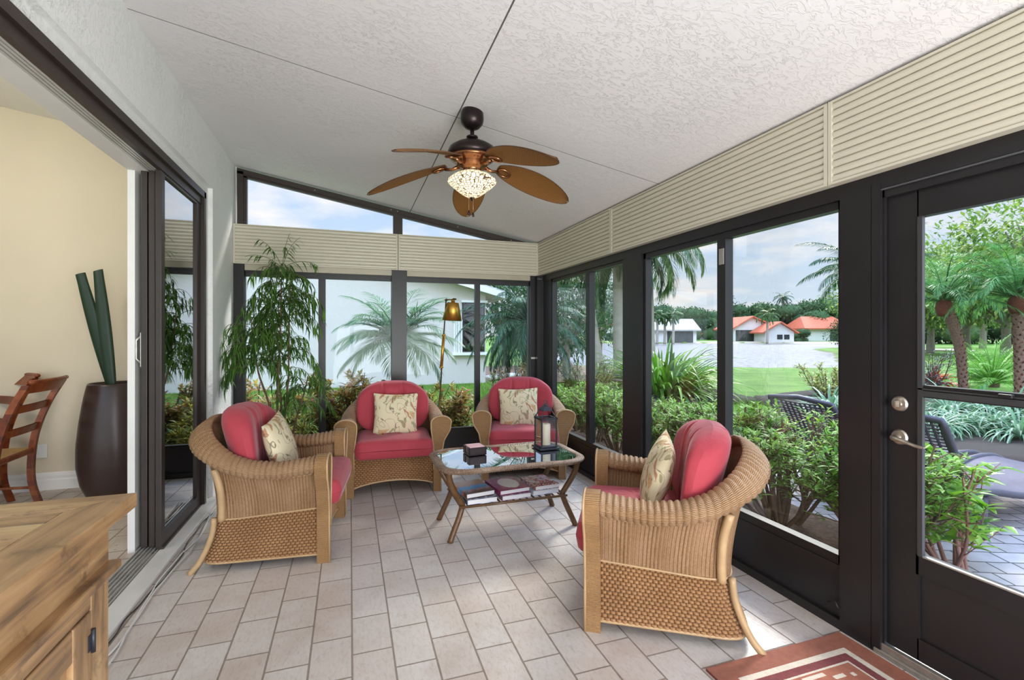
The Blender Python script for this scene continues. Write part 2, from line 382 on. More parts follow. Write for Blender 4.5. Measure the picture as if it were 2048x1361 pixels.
# ---- sliding glass door: frame, stacked leaves, tracks
b = MB()
b.box((-1.16, .5, 2.505), (-1.115, 4.52, 2.556)); b.box((-1.165, .5, 2.45), (-1.135, 4.52, 2.515))
b.box((-1.16, 4.47, 0), (-1.115, 4.52, 2.556)); b.box((-1.29, 4.49, 0), (-1.15, 4.52, 2.5))
b.box((-1.16, 3.62, .0), (-1.13, 4.5, .035))
dr = struct(b.build('door_frame_1', MT['bronze2']))
b = MB(); b.box((-1.235, .5, 2.47), (-1.165, 4.5, 2.51)); 
for k in range(4): b.box((-1.235+k*.018, .5, 2.452), (-1.223+k*.018, 4.5, 2.47))
struct(b.build('trim_3', MT['track']))
b = MB(); b.box((-1.345, .5, 2.45), (-1.235, 4.5, 2.52)); struct(b.build('trim_4', MT['white']))
b = MB(); b.box((-1.155, .4, 0), (-1.045, 4.66, .022), bev=.004); struct(b.build('trim_5', plain('marble_sill', '#d9d6d2', .35, var=.05, vs=6)))
b = MB(); b.box((-1.29, .5, 0), (-1.155, 4.5, .008))
for k in range(6): b.box((-1.283+k*.0235, .5, .008), (-1.279+k*.0235, 4.5, .024))
struct(b.build('trim_6', MT['track']))
root = empty('door_1'); struct(root)
for k, (xa, y0) in enumerate(((-1.142, 3.62), (-1.189, 3.655), (-1.236, 3.67))):
    b = MB(); w = .034; y1 = 4.47; z0, z1 = .03, 2.50
    b.box((xa-w, y0, z0), (xa, y0+.062, z1), bev=.003); b.box((xa-w, y1-.1, z0), (xa, y1, z1), bev=.003)
    b.box((xa-w, y0+.06, z1-.07), (xa, y1-.1, z1)); b.box((xa-w, y0+.06, z0), (xa, y1-.1, z0+.085))
    l = b.build('door_leaf', MT['bronze2'], root)
    MB().box((xa-w*.5-.003, y0+.06, z0+.08), (xa-w*.5+.003, y1-.1, z1-.07)).build('pane', MT['slider_glass'], l)
    if k == 2:
        MB().tube([(xa-w-.002, y0+.02, 1.21), (xa-w-.03, y0+.015, 1.24), (xa-w-.03, y0+.015, 1.36), (xa-w-.002, y0+.02, 1.39)], .008, 8).box((xa-w-.006, y0+.005, 1.19), (xa-w, y0+.04, 1.41)).build('handle', MT['alu'], l)
# ---- back wall (glazed)
br = MT['bronze']
b = MB()
b.box((-1.10, 5.40, 0), (-1.005, 5.52, 2.12))           # left post
b.box((.435, 5.385, 0), (.595, 5.52, 2.12)); b.box((2.06, 5.40, 0), (2.15, 5.52, 2.10)); b.box((2.12, 5.32, 0), (2.24, 5.52, 2.10))
b.box((-1.0, 5.43, 2.03), (2.1, 5.52, 2.44))             # header behind the valance
b.box((-1.1, 5.42, 0), (2.2, 5.50, .05)); b.box((-1.0, 5.445, .04), (2.1, 5.49, .27)); b.box((-1.0, 5.425, .262), (2.1, 5.50, .30))
struct(b.build('wall_back', br))
def sash_y(n, x0, x1, xm0, xm1, z0, z1):
    r = struct(empty('window_%d' % n)); b = MB(); Y0, Y1 = 5.44, 5.485
    b.box((x0-.03, Y0, z0-.02), (x0, Y1, z1+.05)); b.box((x1, Y0, z0-.02), (x1+.03, Y1, z1+.05)); b.box((x0-.03, Y0, z1), (x1+.03, Y1, z1+.06)); b.box((x0-.03, Y0, z0-.035), (x1+.03, Y1, z0))
    b.box((xm0, Y0-.008, z0), (xm1, Y1, z1)); b.build('window_frame', br, r)
    MB().box((x0-.01, 5.460, z0-.01), ((xm0+xm1)/2, 5.464, z1+.01)).build('pane', MT['glass'], r); MB().box(((xm0+xm1)/2, 5.468, z0-.01), (x1+.01, 5.472, z1+.01)).build('pane', MT['glass'], r)
sash_y(1, -1.0, .435, -.315, -.245, .32, 1.985); sash_y(2, .595, 2.055, 1.385, 1.445, .32, 1.985)
# transom lights above the valance: follow the ceiling slope
def zt(x): return cz(x)-.022
b = MB(); Y0, Y1 = 5.44, 5.51
def slope_bar(x0, x1, dz0, dz1):
    b.add([(x, y, zt(x)-d) for d in (dz1, dz0) for y in (Y0, Y1) for x in (x0, x1)], [(0, 1, 3, 2), (4, 6, 7, 5), (0, 4, 5, 1), (2, 3, 7, 6), (0, 2, 6, 4), (1, 5, 7, 3)], smooth=False)
slope_bar(-1.075, 2.06, 0, .052); Y0 = 5.455; slope_bar(-1.05, 2.0, .05, .075); Y0 = 5.44
b.box((-1.075, 5.44, 2.40), (-1.02, 5.51, zt(-1.07)-.03)); b.box((-1.02, 5.455, 2.40), (-.99, 5.51, zt(-1.0)-.06)); b.box((.455, 5.443, 2.4), (.555, 5.51, zt(.555)-.01))
struct(b.build('window_frame_transom', MT['bronze2']))
b = MB(); b.add([(-1.0, 5.48, 2.45), (1.95, 5.48, 2.45), (1.95, 5.48, zt(1.95)-.05), (-1.0, 5.48, zt(-1.0)-.05)], [(0, 1, 2, 3)], smooth=False); struct(b.build('window_3', MT['glass']))
b = MB()
for x, dx in ((-.35, 0), (.43, 0), (.50, 0), (1.18, 0), (1.83, 0)): b.lathe([(0, 0), (.006, .001), (.005, .004), (0, .005)], 8, (0, 0, 0)) if 0 else b.box((x-.004, 5.435, zt(x)-.03), (x+.004, 5.44, zt(x)-.022))
struct(b.build('trim_7', MT['screw']))
b = MB(); b.box((XL, 5.50, 0), (-1.09, 5.62, 3.1)); b.box((-1.12, 5.51, 2.5), (2.3, 5.60, 2.12)); struct(b.build('trim_8', MT['white']))
# ---- right wall (glazed)
b = MB(); XF = 2.19
b.box((XF, -2.3, 0), (2.27, 1.50+.0, .0001)) if 0 else None
b.box((XF+.003, 1.64, 0), (2.28, 5.45, .045)); b.box((XF+.003, 1.50, 2.035), (2.28, 5.40, 2.50)); b.box((XF+.003, -2.3, 2.035), (2.28, 1.50, 2.50))
b.box((XF, 5.07, 0), (2.28, 5.40, 2.06)) if 0 else b.box((2.20, 5.10, 0), (2.28, 5.40, 2.06))
b.box((XF, 3.27, 0), (2.28, 3.53, 2.06)); b.box((2.20, 3.53, .04), (2.28, 3.56, 2.04)); b.box((XF, 1.50, 0), (2.28, 1.645, 2.06))
b.box((2.212, 1.60, .04), (2.26, 5.12, .29)); b.box((2.203, 1.60, .262), (2.275, 5.12, .30)); b.box((2.207, 1.60, .272), (2.21, 5.12, .30))
b.box((XF, .34, 0), (2.28, .56, 2.06)); b.box((XF, -2.3, 0), (2.28, .36, .30)); b.box((XF, -1.0, 0), (2.28, -.85, 2.06)); b.box((XF, -2.35, 0), (2.28, -2.2, 2.5))
struct(b.build('wall_right', br))
def sash_x(n, y0, y1, m0, m1, z0, z1, zb=None):
    r = struct(empty('window_%d' % n)); b = MB(); X0, X1 = 2.208, 2.262
    b.box((X0, y0-.03, z0-.04), (X1, y0, z1+.04)); b.box((X0, y1, z0-.04), (X1, y1+.03, z1+.04)); b.box((X0, y0-.03, z1), (X1, y1+.03, z1+.05)); b.box((X0, y0-.03, z0-.05), (X1, y1+.03, z0))
    b.box((X0-.006, m0, z0), (X1, m1, z1)); b.build('window_frame', br, r)
    MB().box((2.238, y0-.01, z0-.01), (2.241, (m0+m1)/2, z1+.01)).build('pane', MT['glass'], r); MB().box((2.246, (m0+m1)/2, z0-.01), (2.249, y1+.01, z1+.01)).build('pane', MT['glass'], r)
    # small latch on the upright and screws in the head
    MB().box((X0-.012, m0+.01, z1-.16), (X0, m1-.02, z1-.06), bev=.002).build('latch', plain('grey_latch', '#8d8a84', .4), r) if n == 5 else None
sash_x(4, 3.56, 5.07, 4.16, 4.235, .345, 2.005); sash_x(5, 1.665, 3.235, 2.385, 2.455, .345, 1.995); sash_x(6, -.85, .36, -.3, -.24, .345, 1.995)
# kick-panel trim, drip clip
b = MB()
for y in (1.62, 1.98, 2.5, 3.1, 3.9, 4.6): b.box((2.209, y-.004, .238), (2.213, y+.004, .246))
b.tube([(2.188, 1.70, .11), (2.182, 1.66, .13), (2.182, 1.645, .10)], .004, 6); struct(b.build('trim_9', br))
# ---- rear glazed end, behind the camera
b = MB()
for x in (-1.1, 0, 1.05, 2.16): b.box((x, -2.4, 0), (x+.1, -2.32, cz(x)))
b.box((-1.1, -2.4, 2.02), (2.24, -2.32, 2.12)); struct(b.build('wall_rear', br))
# ---- screen door at the right
r = struct(empty('door_2')); b = MB(); A, B = 2.225, 2.265; y0, y1 = .575, 1.462
b.box((A, 1.335, .05), (B, y1, 2.0)); b.box((A, y0, .05), (B, y0+.13, 2.0)); b.box((A, y0+.1, 1.885), (B, 1.34, 2.0)); b.box((A, y0+.1, 1.14), (B, 1.34, 1.19)); b.box((A, y0+.1, .05), (B, 1.34, .14)); 
b.box((A, y0+.1, .405), (B, 1.345, .485)); b.box((A+.012, y0+.1, .12), (B-.01, 1.35, .42))
leaf = b.build('door_leaf', br, r)
b = MB(); b.box((A-.006, 1.318, .485), (A+.01, 1.336, 1.885)); b.box((A-.006, .70, 1.172), (A+.004, 1.335, 1.178)); b.box((A-.008, y0+.12, 1.145), (A, 1.33, 1.168)); b.build('glazing_bead', plain('dark_bead', '#3a3a3c', .3), leaf)
MB().box((2.243, y0+.1, 1.18), (2.246, 1.34, 1.89)).build('pane', MT['glass'], leaf); MB().box((2.243, y0+.1, .48), (2.246, 1.34, 1.15)).build('pane', MT['glass'], leaf)
MB().box((A-.004, .63, .483), (A+.012, 1.318, .489)).build('sill_strip', MT['alu'], leaf)
MB().box((A-.022, 1.03, 1.172), (A-.002, 1.07, 1.186), bev=.003).build('latch', MT['bronze'], leaf)
nick = plain('satin_nickel', '#b9afa6', .28, .9, var=.05)
def disc_x(b, y, z, prof, n=24):
    k = MB().lathe(prof, n); V = np.concatenate(k.v); W = np.stack([A-V[:, 2], y+V[:, 0], z+V[:, 1]], 1); b.add(W, k.f, mi=0)
b = MB(); disc_x(b, 1.425-.02, 1.103, [(.033, 0), (.033, .004), (.028, .011), (.017, .014), (.016, .022), (0, .022)]); b.box((A-.034, 1.400, 1.088), (A-.02, 1.410, 1.118), bev=.002); lk = b.build('deadbolt', nick, leaf, autosmooth=28)
b = MB(); disc_x(b, 1.405, .961, [(.033, 0), (.033, .004), (.028, .011), (.013, .014), (.012, .045), (0, .047)])
b.tube(smoothpath([(A-.042, 1.405, .962), (A-.05, 1.39, .961), (A-.05, 1.36, .955), (A-.048, 1.32, .945), (A-.05, 1.285, .944)], 4), [.011]*5+[.009]*5+[.007]*5+[.006, .004], 8, sx=1); b.build('lever_handle', nick, leaf, autosmooth=35)
b = MB(); b.box((2.19, 1.463, 0), (2.28, 1.502, 2.06)); b.box((2.205, 1.455, .04), (2.222, 1.47, 2.03)); b.box((2.19, .53, 0), (2.28, .575, 2.06)); b.box((2.205, .575, 1.995), (2.28, 1.465, 2.045)); struct(b.build('door_frame_2', br))
b = MB(); b.box((2.185, .55, 0), (2.30, 1.49, .022), bev=.004); b.box((2.198, .57, .022), (2.222, 1.47, .05), bev=.003); struct(b.build('trim_10', MT['alu']))
b = MB(); b.box((2.196, .58, 2.028), (2.212, 1.463, 2.034)); struct(b.build('trim_12', plain('grey_drip_edge', '#55565a', .3)))
# small foil sticker / latch hardware on the corner post
b = MB(); b.box((2.07, 5.390, 1.10), (2.12, 5.40, 1.123), bev=.002); tag(b.build('latch_plate', MT['screw']), 'small pale metal latch plate on the dark corner post', 'latch')
b = MB()
for k in range(3): b.box((2.125+.02*k, 5.314, 2.055), (2.132+.02*k, 5.32, 2.063))
struct(b.build('trim_13', MT['screw']))
# ---- cream ribbed valances
def valance(name, p0, p1, inward, z0, z1, label, nrib=11, capw=.018):
    """ribbed metal valance between p0 and p1 (plan), facing 'inward'"""
    P0, P1, N = np.array(p0), np.array(p1), np.array(inward); d = (P1-P0); Ln = np.hypot(*d); d = d/Ln
    W = lambda s, o, z: (P0[0]+d[0]*s+N[0]*o, P0[1]+d[1]*s+N[1]*o, z)
    root = empty(name, label=label, cat='valance', group='cream ribbed valances over the windows')
    b = MB(); h = (z1-z0-.012)/nrib; prof = []
    for k in range(nrib):
        zz = z0+.006+k*h
        for t, d_ in ((0, -.007), (.05, -.007), (.06, .002), (.14, .005), (.30, .0085), (.5, .0098), (.7, .0085), (.86, .005), (.97, .0)): prof.append((d_, zz+t*h))
    prof.append((0, z1-.006)); vs = []; fs = []
    for o_, z in prof: vs += [W(capw*.6, o_, z), W(Ln-capw*.6, o_, z)]
    for i in range(len(prof)-1): fs.append((2*i, 2*i+1, 2*i+3, 2*i+2))
    b.add(vs, fs, smooth=True); b.build('ribbed_panel', MT['cream'], root, autosmooth=40)
    b = MB()
    def bx(s0, s1, o0, o1, za, zb): b.add([W(s, o_, z) for s in (s0, s1) for o_ in (o0, o1) for z in (za, zb)], [(0,1,3,2), (4,6,7,5), (0,4,5,1), (2,3,7,6), (0,2,6,4), (1,5,7,3)], smooth=False)
    bx(0, capw, -.05, .011, z0, z1); bx(Ln-capw, Ln, -.05, .011, z0, z1); bx(0, Ln, -.05, .010, z0-.004, z0+.007); bx(0, Ln, -.05, .010, z1-.007, z1+.003); bx(capw, Ln-capw, -.05, -.004, z0, z1)
    b.build('frame', MT['cream'], root); return root
valance('window_valance', (2.155, 5.385), (2.155, 3.672), (-1, 0), 2.108, 2.495, 'cream ribbed valance on the right wall, in the far corner, shortest of that wall')
valance('window_valance', (2.155, 3.668), (2.155, 1.672), (-1, 0), 2.108, 2.495, 'cream ribbed valance on the right wall over the wide window with the lake view')
valance('window_valance', (2.155, 1.668), (2.155, -.4), (-1, 0), 2.108, 2.495, 'cream ribbed valance on the right wall over the dark screen door')
valance('window_valance', (-1.098, 5.385), (.497, 5.385), (0, -1), 2.108, 2.495, 'cream ribbed valance on the back wall behind the tall potted plant')
valance('window_valance', (.503, 5.385), (2.15, 5.385), (0, -1), 2.108, 2.495, 'cream ribbed valance on the back wall over the window behind the brass floor lamp')
b = MB(); b.box((-1.0, 5.405, 2.045), (.435, 5.44, 2.11)); b.box((.60, 5.405, 2.045), (2.06, 5.44, 2.11)); struct(b.build('trim_14', MT['cream2']))
# ================================================================ wicker armchairs
def wicker(name, c0, c1, c2, kind='rib'):
    """woven rattan; UV in metres: u along the strands' run, v across"""
    m, t, b = M_new(name); L = t.links.new; b.inputs['Roughness'].default_value = .5; b.inputs['Specular IOR Level'].default_value = .4
    uv = nd(t, 'ShaderNodeUVMap'); sp = nd(t, 'ShaderNodeSeparateXYZ'); L(uv.outputs[0], sp.inputs[0]); U, V = sp.outputs['X'], sp.outputs['Y']
    tc = nd(t, 'ShaderNodeTexCoord')
    no = nd(t, 'ShaderNodeTexNoise', i_Scale=5, i_Detail=3); L(tc.outputs['Object'], no.inputs['Vector'])
    n2 = nd(t, 'ShaderNodeTexNoise', i_Scale=90, i_Detail=2); L(tc.outputs['Object'], n2.inputs['Vector'])
    if kind == 'rib':       # fine strands wound over upright stakes
        fine = math1(t, 'ABSOLUTE', math1(t, 'SINE', math1(t, 'MULTIPLY', V, pi/.0048)))
        st = math1(t, 'ABSOLUTE', math1(t, 'SINE', math1(t, 'MULTIPLY', U, pi/.021)))
        h = math1(t, 'ADD', math1(t, 'MULTIPLY', math1(t, 'POWER', fine, .6), .45), math1(t, 'MULTIPLY', math1(t, 'POWER', st, .5), 1.0))
    elif kind == 'band':    # strands wound tightly round a core
        fine = math1(t, 'ABSOLUTE', math1(t, 'SINE', math1(t, 'MULTIPLY', V, pi/.0065))); h = math1(t, 'POWER', fine, .5)
    else:
        r = math1(t, 'FLOOR', math1(t, 'MULTIPLY', V, 1/.016875)); od = math1(t, 'MULTIPLY', math1(t, 'MODULO', r, 2), .5)
        a = math1(t, 'ABSOLUTE', math1(t, 'SINE', math1(t, 'MULTIPLY', math1(t, 'ADD', math1(t, 'MULTIPLY', U, 1/.030), od), pi)))
        bb = math1(t, 'ABSOLUTE', math1(t, 'SINE', math1(t, 'MULTIPLY', V, pi/.016875)))
        h = math1(t, 'MULTIPLY', math1(t, 'POWER', a, .6), math1(t, 'POWER', bb, .5))
    r1 = ramp(t, math1(t, 'ADD', math1(t, 'MULTIPLY', no.outputs['Fac'], .6), math1(t, 'MULTIPLY', n2.outputs['Fac'], .4)), [(.35, s2l(c0)), (.65, s2l(c1))])
    mx = nd(t, 'ShaderNodeMixRGB'); rr = ramp(t, h, [(.12 if kind != 'rib' else .35, (1,)*3), (.5 if kind != 'rib' else .8, (0,)*3)]); L(rr.outputs[0], mx.inputs[0]); L(r1.outputs[0], mx.inputs[1]); mx.inputs[2].default_value = (*s2l(c2), 1)  # shade in the grooves between strands painted with the dark tone
    L(mx.outputs[0], b.inputs['Base Color']); bump(t, b, h, .9, .004); return m
WK = wicker('wicker_ribbed', '#8b6845', '#a58161', '#523822', 'rib')
WS = wicker('wicker_basket', '#8c6540', '#a47b54', '#49301d', 'basket')
WB = wicker('wicker_band', '#a07a4c', '#b89263', '#6b4c2d', 'band')
WP = plain('rattan_pole', '#b0916b', .4, var=.12, vs=14)
def fabric(name, col, var=.06, bsc=350, sheen=.5, rough=.8):
    m, t, b = M_new(name); L = t.links.new; tc = nd(t, 'ShaderNodeTexCoord'); c = s2l(col)
    n = nd(t, 'ShaderNodeTexNoise', i_Scale=6, i_Detail=3); L(tc.outputs['Object'], n.inputs['Vector'])
    r = ramp(t, n.outputs['Fac'], [(.3, tuple(x*(1-var) for x in c)), (.7, tuple(min(1, x*(1+var)) for x in c))]); L(r.outputs[0], b.inputs['Base Color'])
    b.inputs['Roughness'].default_value = rough; b.inputs['Sheen Weight'].default_value = sheen; b.inputs['Sheen Roughness'].default_value = .4; b.inputs['Sheen Tint'].default_value = (1, .8, .85, 1)
    n2 = nd(t, 'ShaderNodeTexNoise', i_Scale=bsc, i_Detail=2); L(tc.outputs['Object'], n2.inputs['Vector'])
    n3 = nd(t, 'ShaderNodeTexNoise', i_Scale=14, i_Detail=2, i_Distortion=1.0); L(tc.outputs['Object'], n3.inputs['Vector'])
    bump(t, b, math1(t, 'ADD', math1(t, 'MULTIPLY', n2.outputs['Fac'], .12), math1(t, 'MULTIPLY', n3.outputs['Fac'], .8)), .35, .012); return m
RED = fabric('red_canvas', '#a83844', sheen=.25)

def plan_table(n, w, yf, yc, yb, N=721):
    """plan of the chair body at one level: front left -> back -> front right, evenly spaced, with outward normals"""
    pts = [(-w, y) for y in np.linspace(yf, yc, 60, endpoint=False)]
    for a in np.linspace(0, pi, 600):
        c, q = cos(pi-a), sin(a); pts.append((w*np.sign(c)*abs(c)**(2/n), yc-(yc-yb)*abs(q)**(2/n)))
    pts += [(w, y) for y in np.linspace(yc, yf, 61)[1:]]
    P = np.array(pts); d = np.r_[0, np.cumsum(np.hypot(*np.diff(P, axis=0).T))]; t = np.linspace(0, d[-1], N)
    Q = np.stack([np.interp(t, d, P[:, 0]), np.interp(t, d, P[:, 1])], 1); T = np.gradient(Q, axis=0); T /= np.hypot(*T.T)[:, None]
    Nn = np.stack([T[:, 1], -T[:, 0]], 1); s_ = np.sign(np.sum(Nn*(Q-np.array([0, .12])), 1)); Nn *= s_[:, None]
    return Q, Nn, d[-1]
PB = plan_table(5.0, .372, .36, -.08, -.262); PT = plan_table(2.7, .404, .36, -.02, -.400); PS = plan_table(5.5, .386, .36, -.10, -.335)
def pl(tb, u):
    x = u*720; i = min(719, int(x)); f = x-i; return tb[0][i]*(1-f)+tb[0][i+1]*f, tb[1][i]*(1-f)+tb[1][i+1]*f
def _fix(u): return pl(PB, u)
HT = 2.32
# rail height and outward lean along the horseshoe
def lerp(a, b, t): return a+(b-a)*t
def interp(x, xs, ys): return float(np.interp(x, xs, ys))
def sm(x, xs, ys):
    i = max(0, min(len(xs)-2, int(np.searchsorted(xs, x)-1))); t = (x-xs[i])/(xs[i+1]-xs[i]); t = min(1, max(0, t)); t = t*t*(3-2*t); return ys[i]+(ys[i+1]-ys[i])*t
def side(u): return 1-abs(2*u-1)             # 0 at the arm fronts, 1 at the middle of the back
def rz_(u): q = side(u); return interp(q, [0, .12, .25, .38, .5, .62, .75, .88, 1], [.608, .590, .578, .592, .632, .700, .765, .805, .818])
def lean(u): q = side(u); return interp(q, [0, .2, .4, .6, .8, 1], [.030, .032, .045, .085, .125, .135])
def rw(u): q = side(u); return interp(q, [0, .3, .6, 1], [.082, .070, .062, .060])
def rh(u): q = side(u); return interp(q, [0, .3, .6, 1], [.050, .047, .050, .052])
def make_armchair():
    root = empty('wicker_armchair', cat='armchair', group='wicker armchairs with red cushions')
    # upper wall of the body, inside and outside faces
    b = MB(); NU, NV = 220, 14
    def shellp(u, z):
        """body surface at height z: plain plan below, rounder and wider towards the rail"""
        p, n = pl(PB, u); p2, n2 = pl(PT, u); k = max(0, min(1, (z-.30)/(rz_(u)-.30)))**interp(side(u), [0, .5, 1], [1.2, 2.0, 1.5]); q = p*(1-k)+p2*k; m = n*(1-k)+n2*k; return q, m/np.hypot(*m)
    def bnd(u): return interp(side(u), [0, .5, 1], [.335, .305, .30])
    def wall(off):
        def fn(u, v):
            z0 = bnd(u) if off > 0 else .28; z1 = rz_(u); z = lerp(z0, z1, v); p, n = shellp(u, z)
            q = p+n*(off+.0045*abs(sin(u*HT/.024*pi))**.6*(1 if off > 0 else -1)); return (q[0], q[1], z)
        return fn
    b.grid(wall(.006), NU*2, NV, uvs=(HT, .35)); b.grid(wall(-.012), NU*2, NV, uvs=(HT, .35), flip=True)
    b.build('body', WK, root)
    # rolled arm and back rail: fat oval roll of ribs
    b = MB(); NR = 860; K = 22
    def rail(u, v):
        p, n = pl(PT, u); a = 2*pi*v; w_, h_ = rw(u)-.004, rh(u)-.005; rib = abs(sin(u*HT/.034*pi))**.55*.0135
        q = side(u); tilt = interp(q, [0, .4, .7, 1], [0, .15, .50, .6])
        cx, cy = cos(a)*(w_+rib*.6), sin(a)*(h_+rib)
        if cy < 0: cy *= .8
        x_ = cx*cos(tilt)-cy*sin(tilt); y_ = cx*sin(tilt)*-.55+cy*cos(tilt)
        r = p+n*(x_+interp(q, [0, .5, 1], [-.002, .005, .012])); return (r[0], r[1], rz_(u)+y_)
    b.grid(rail, NR, K, uvs=(HT, .34)); b.build('rolled_rail', WB2, root)
    b = MB(); pts = []
    for i in range(90):
        u = i/89; p, n = shellp(u, rz_(u)-.02); r = p+n*.024; pts.append((r[0], r[1], rz_(u)-rh(u)*.86))
    b.tube(pts, .005, 6); b.build('edge_cord', WP, root)
    b = MB(); pts = []
    for i in range(140):
        u = i/139; p, n = pl(PB, u); pts.append((*(p+n*.011), bnd(u)))
    b.tube(pts, .0055, 6); b.build('edge_cord', WP, root)
    # skirt: basket weave, flares out towards the rear feet
    b = MB(); NS, NZ = 760, 96
    def skirt(u, v, bp=True):
        zt_ = bnd(u); z = lerp(.052, zt_, v); k = ((zt_-z)/(zt_-.052))**1.6; p, n = pl(PB, u); p2, n2 = pl(PS, u); q = p*(1-k)+p2*k
        o = .002
        if bp:
            row = v*16; ri = int(row); fr = row-ri; st = u*HT/.030+(.5 if ri % 2 else 0); o += (abs(sin(st*pi))**.8)*(abs(sin(fr*pi))**.6)*.0080
        r = q+n*o; return (r[0], r[1], z)
    b.grid(skirt, NS, NZ, uvs=(HT, .27))
    b.grid(lambda u, v: (pl(PB, u)[0][0]*.975, pl(PB, u)[0][1]*.97, lerp(.06, .3, v)), 90, 2, flip=True, uvs=(HT, .27))
    b.build('skirt', WS, root)
    b = MB(); pts = []
    for i in range(140):
        s_ = skirt(i/139, 0, False); pts.append((s_[0], s_[1], .052))
    b.tube(pts, .0075, 7); b.build('bottom_cord', WP, root)
    # front apron: basket weave with an arched lower edge
    b = MB()
    def apron(u, v):
        x = lerp(-.345, .345, u); zb = .062+.055*(1-(x/.345)**2)**.8 if abs(x) < .345 else .062; z = lerp(zb, .335, v)
        row = (z/.016875); ri = int(row); fr = row-ri; st = (x+.345)/.030+(.5 if ri % 2 else 0); bp = (abs(sin(st*pi))**.7)*(abs(sin(fr*pi))**.6)*.0075
        return (x, .343+bp, z)
    b.grid(apron, 210, 84, uvs=(.69, .27), flip=True); b.grid(lambda u, v: (lerp(-.345, .345, u), .33, apron(u, v)[2]), 30, 2, uvs=(.69, .27)); ap = b.build('apron', WS, root)
    for p in ap.data.polygons:
        for li in p.loop_indices: co = ap.data.vertices[ap.data.loops[li].vertex_index].co; ap.data.uv_layers[0].data[li].uv = (co.x+.345, co.z)
    b = MB(); b.tube([(x, .349, .062+.055*max(0, (1-(x/.345)**2))**.8) for x in np.linspace(-.345, .345, 31)], .008, 7); b.build('arch_cord', WP, root)
    b = MB(); b.box((-.355, -.225, .27), (.355, .34, .315)); b.build('seat_deck', WP, root)
    # arm fronts: rounded paddle tapering down to the leg
    for s in (-1, 1):
        b = MB(); out = []
        cx, hw, zt_ = .405, .090, .612
        for a in np.linspace(0, pi, 15): out.append((cx+hw*cos(a), zt_+.056*sin(a)))
        Lp = [(cx-hw, .56), (cx-hw+.012, .47), (.338, .36), (.336, .2), (.336, .0)]; Rp = [(.403, .0), (.403, .2), (.408, .33), (.430, .45), (cx+hw-.012, .54)]
        out = out+Lp+Rp; out = [(s*x, z) for x, z in out]
        if s < 0: out = out[::-1]
        b.prism(out, lambda x, z: (x, .395, z), lambda x, z: (x, .325, z), smooth=False)
        # outline cord
        pts = smoothpath([(x, .398, z) for x, z in (out if s > 0 else out[::-1])][15:] + [(x, .398, z) for x, z in (out if s > 0 else out[::-1])][:15], 1) if False else None
        f = b.build('arm_front', WF, root)
        me = f.data; ul = me.uv_layers[0]
        for p in me.polygons:
            for li in p.loop_indices: co = me.vertices[me.loops[li].vertex_index].co; ul.data[li].uv = (co.x+co.y, co.z)
        o2 = out if s > 0 else out[::-1]; ring = o2[20-1:]+o2[:19]
        MB().tube([(x, .397, z) for x, z in [o2[-5], *o2[-4:], *o2[:19]]], .0065, 7).build('edge_cord', WP, f)
        MB().lathe([(.02, 0), (.022, .004), (.022, .012), (.018, .014)], 12, (s*.37, .36, -.0)).build('foot', WP, f)
    # splayed rear legs and the bare poles beside the back
    for s in (-1, 1):
        MB().tube(smoothpath([(s*.360, -.252, .31), (s*.364, -.262, .22), (s*.372, -.292, .13), (s*.380, -.330, .055), (s*.386, -.375, .0)], 4), [.016]*17, 10).build('leg', WP, root)
        MB().tube(smoothpath([(s*.386, -.205, .30), (s*.390, -.203, .40), (s*.398, -.21, .50), (s*.410, -.235, .61)], 5), .0195, 10).build('back_post', WP, root)
    # seat cushion, button tufted
    def rr_(x, y, hx, hy, r):
        """0 at the rim of a rounded rectangle, 1 from r inwards"""
        dx, dy = max(0, abs(x)-(hx-r)), max(0, abs(y)-(hy-r)); return max(0, 1-math.hypot(dx, dy)/r)
    b = MB(); hx, ya, yb_ = .338, -.205, .455; N1, N2 = 64, 64; hy = (yb_-ya)/2
    tuft = [(-.11, .13), (.11, .13)]
    def warp(u, v, hx, hy, r):
        x, y = lerp(-hx, hx, u), lerp(-hy, hy, v); dx, dy = abs(x)-(hx-r), abs(y)-(hy-r)
        if dx > 0 and dy > 0:
            m = max(dx, dy); h = math.hypot(dx, dy); k = m/h; x = math.copysign(hx-r+dx*k, x); y = math.copysign(hy-r+dy*k, y)
        return x, y
    def top(u, v, sgn):
        x, yy = warp(u, v, hx, hy, .07); y = yy+(ya+yb_)/2; d = rr_(x, yy, hx, hy, .07); p = math.sqrt(max(0, 1-(1-d)**2)) if d < 1 else 1
        p = p**.55
        z = .398+sgn*.080*p
        if sgn > 0:
            z += .022*(1-(x/hx)**2)*(1-(yy/.36)**2)
            for tx, ty in tuft: q = math.hypot(x-tx, y-ty); z -= .022*math.exp(-(q/.035)**2)+.008*math.exp(-(q/.12)**2)
            z += .0035*sin(14*math.atan2(y-.13, abs(x)-.11))*math.exp(-((math.hypot(abs(x)-.11, y-.13)-.07)/.06)**2)
        return (x, y, z)
    b.grid(lambda u, v: top(u, v, 1), N1, N2, uvs=(.7, .7)); b.grid(lambda u, v: top(u, v, -1), N1, N2, uvs=(.7, .7), flip=True)
    sc = b.build('seat_cushion', RED, root)
    # back cushion, wraps round the inside of the back
    b = MB(); BH, BW = .238, .340
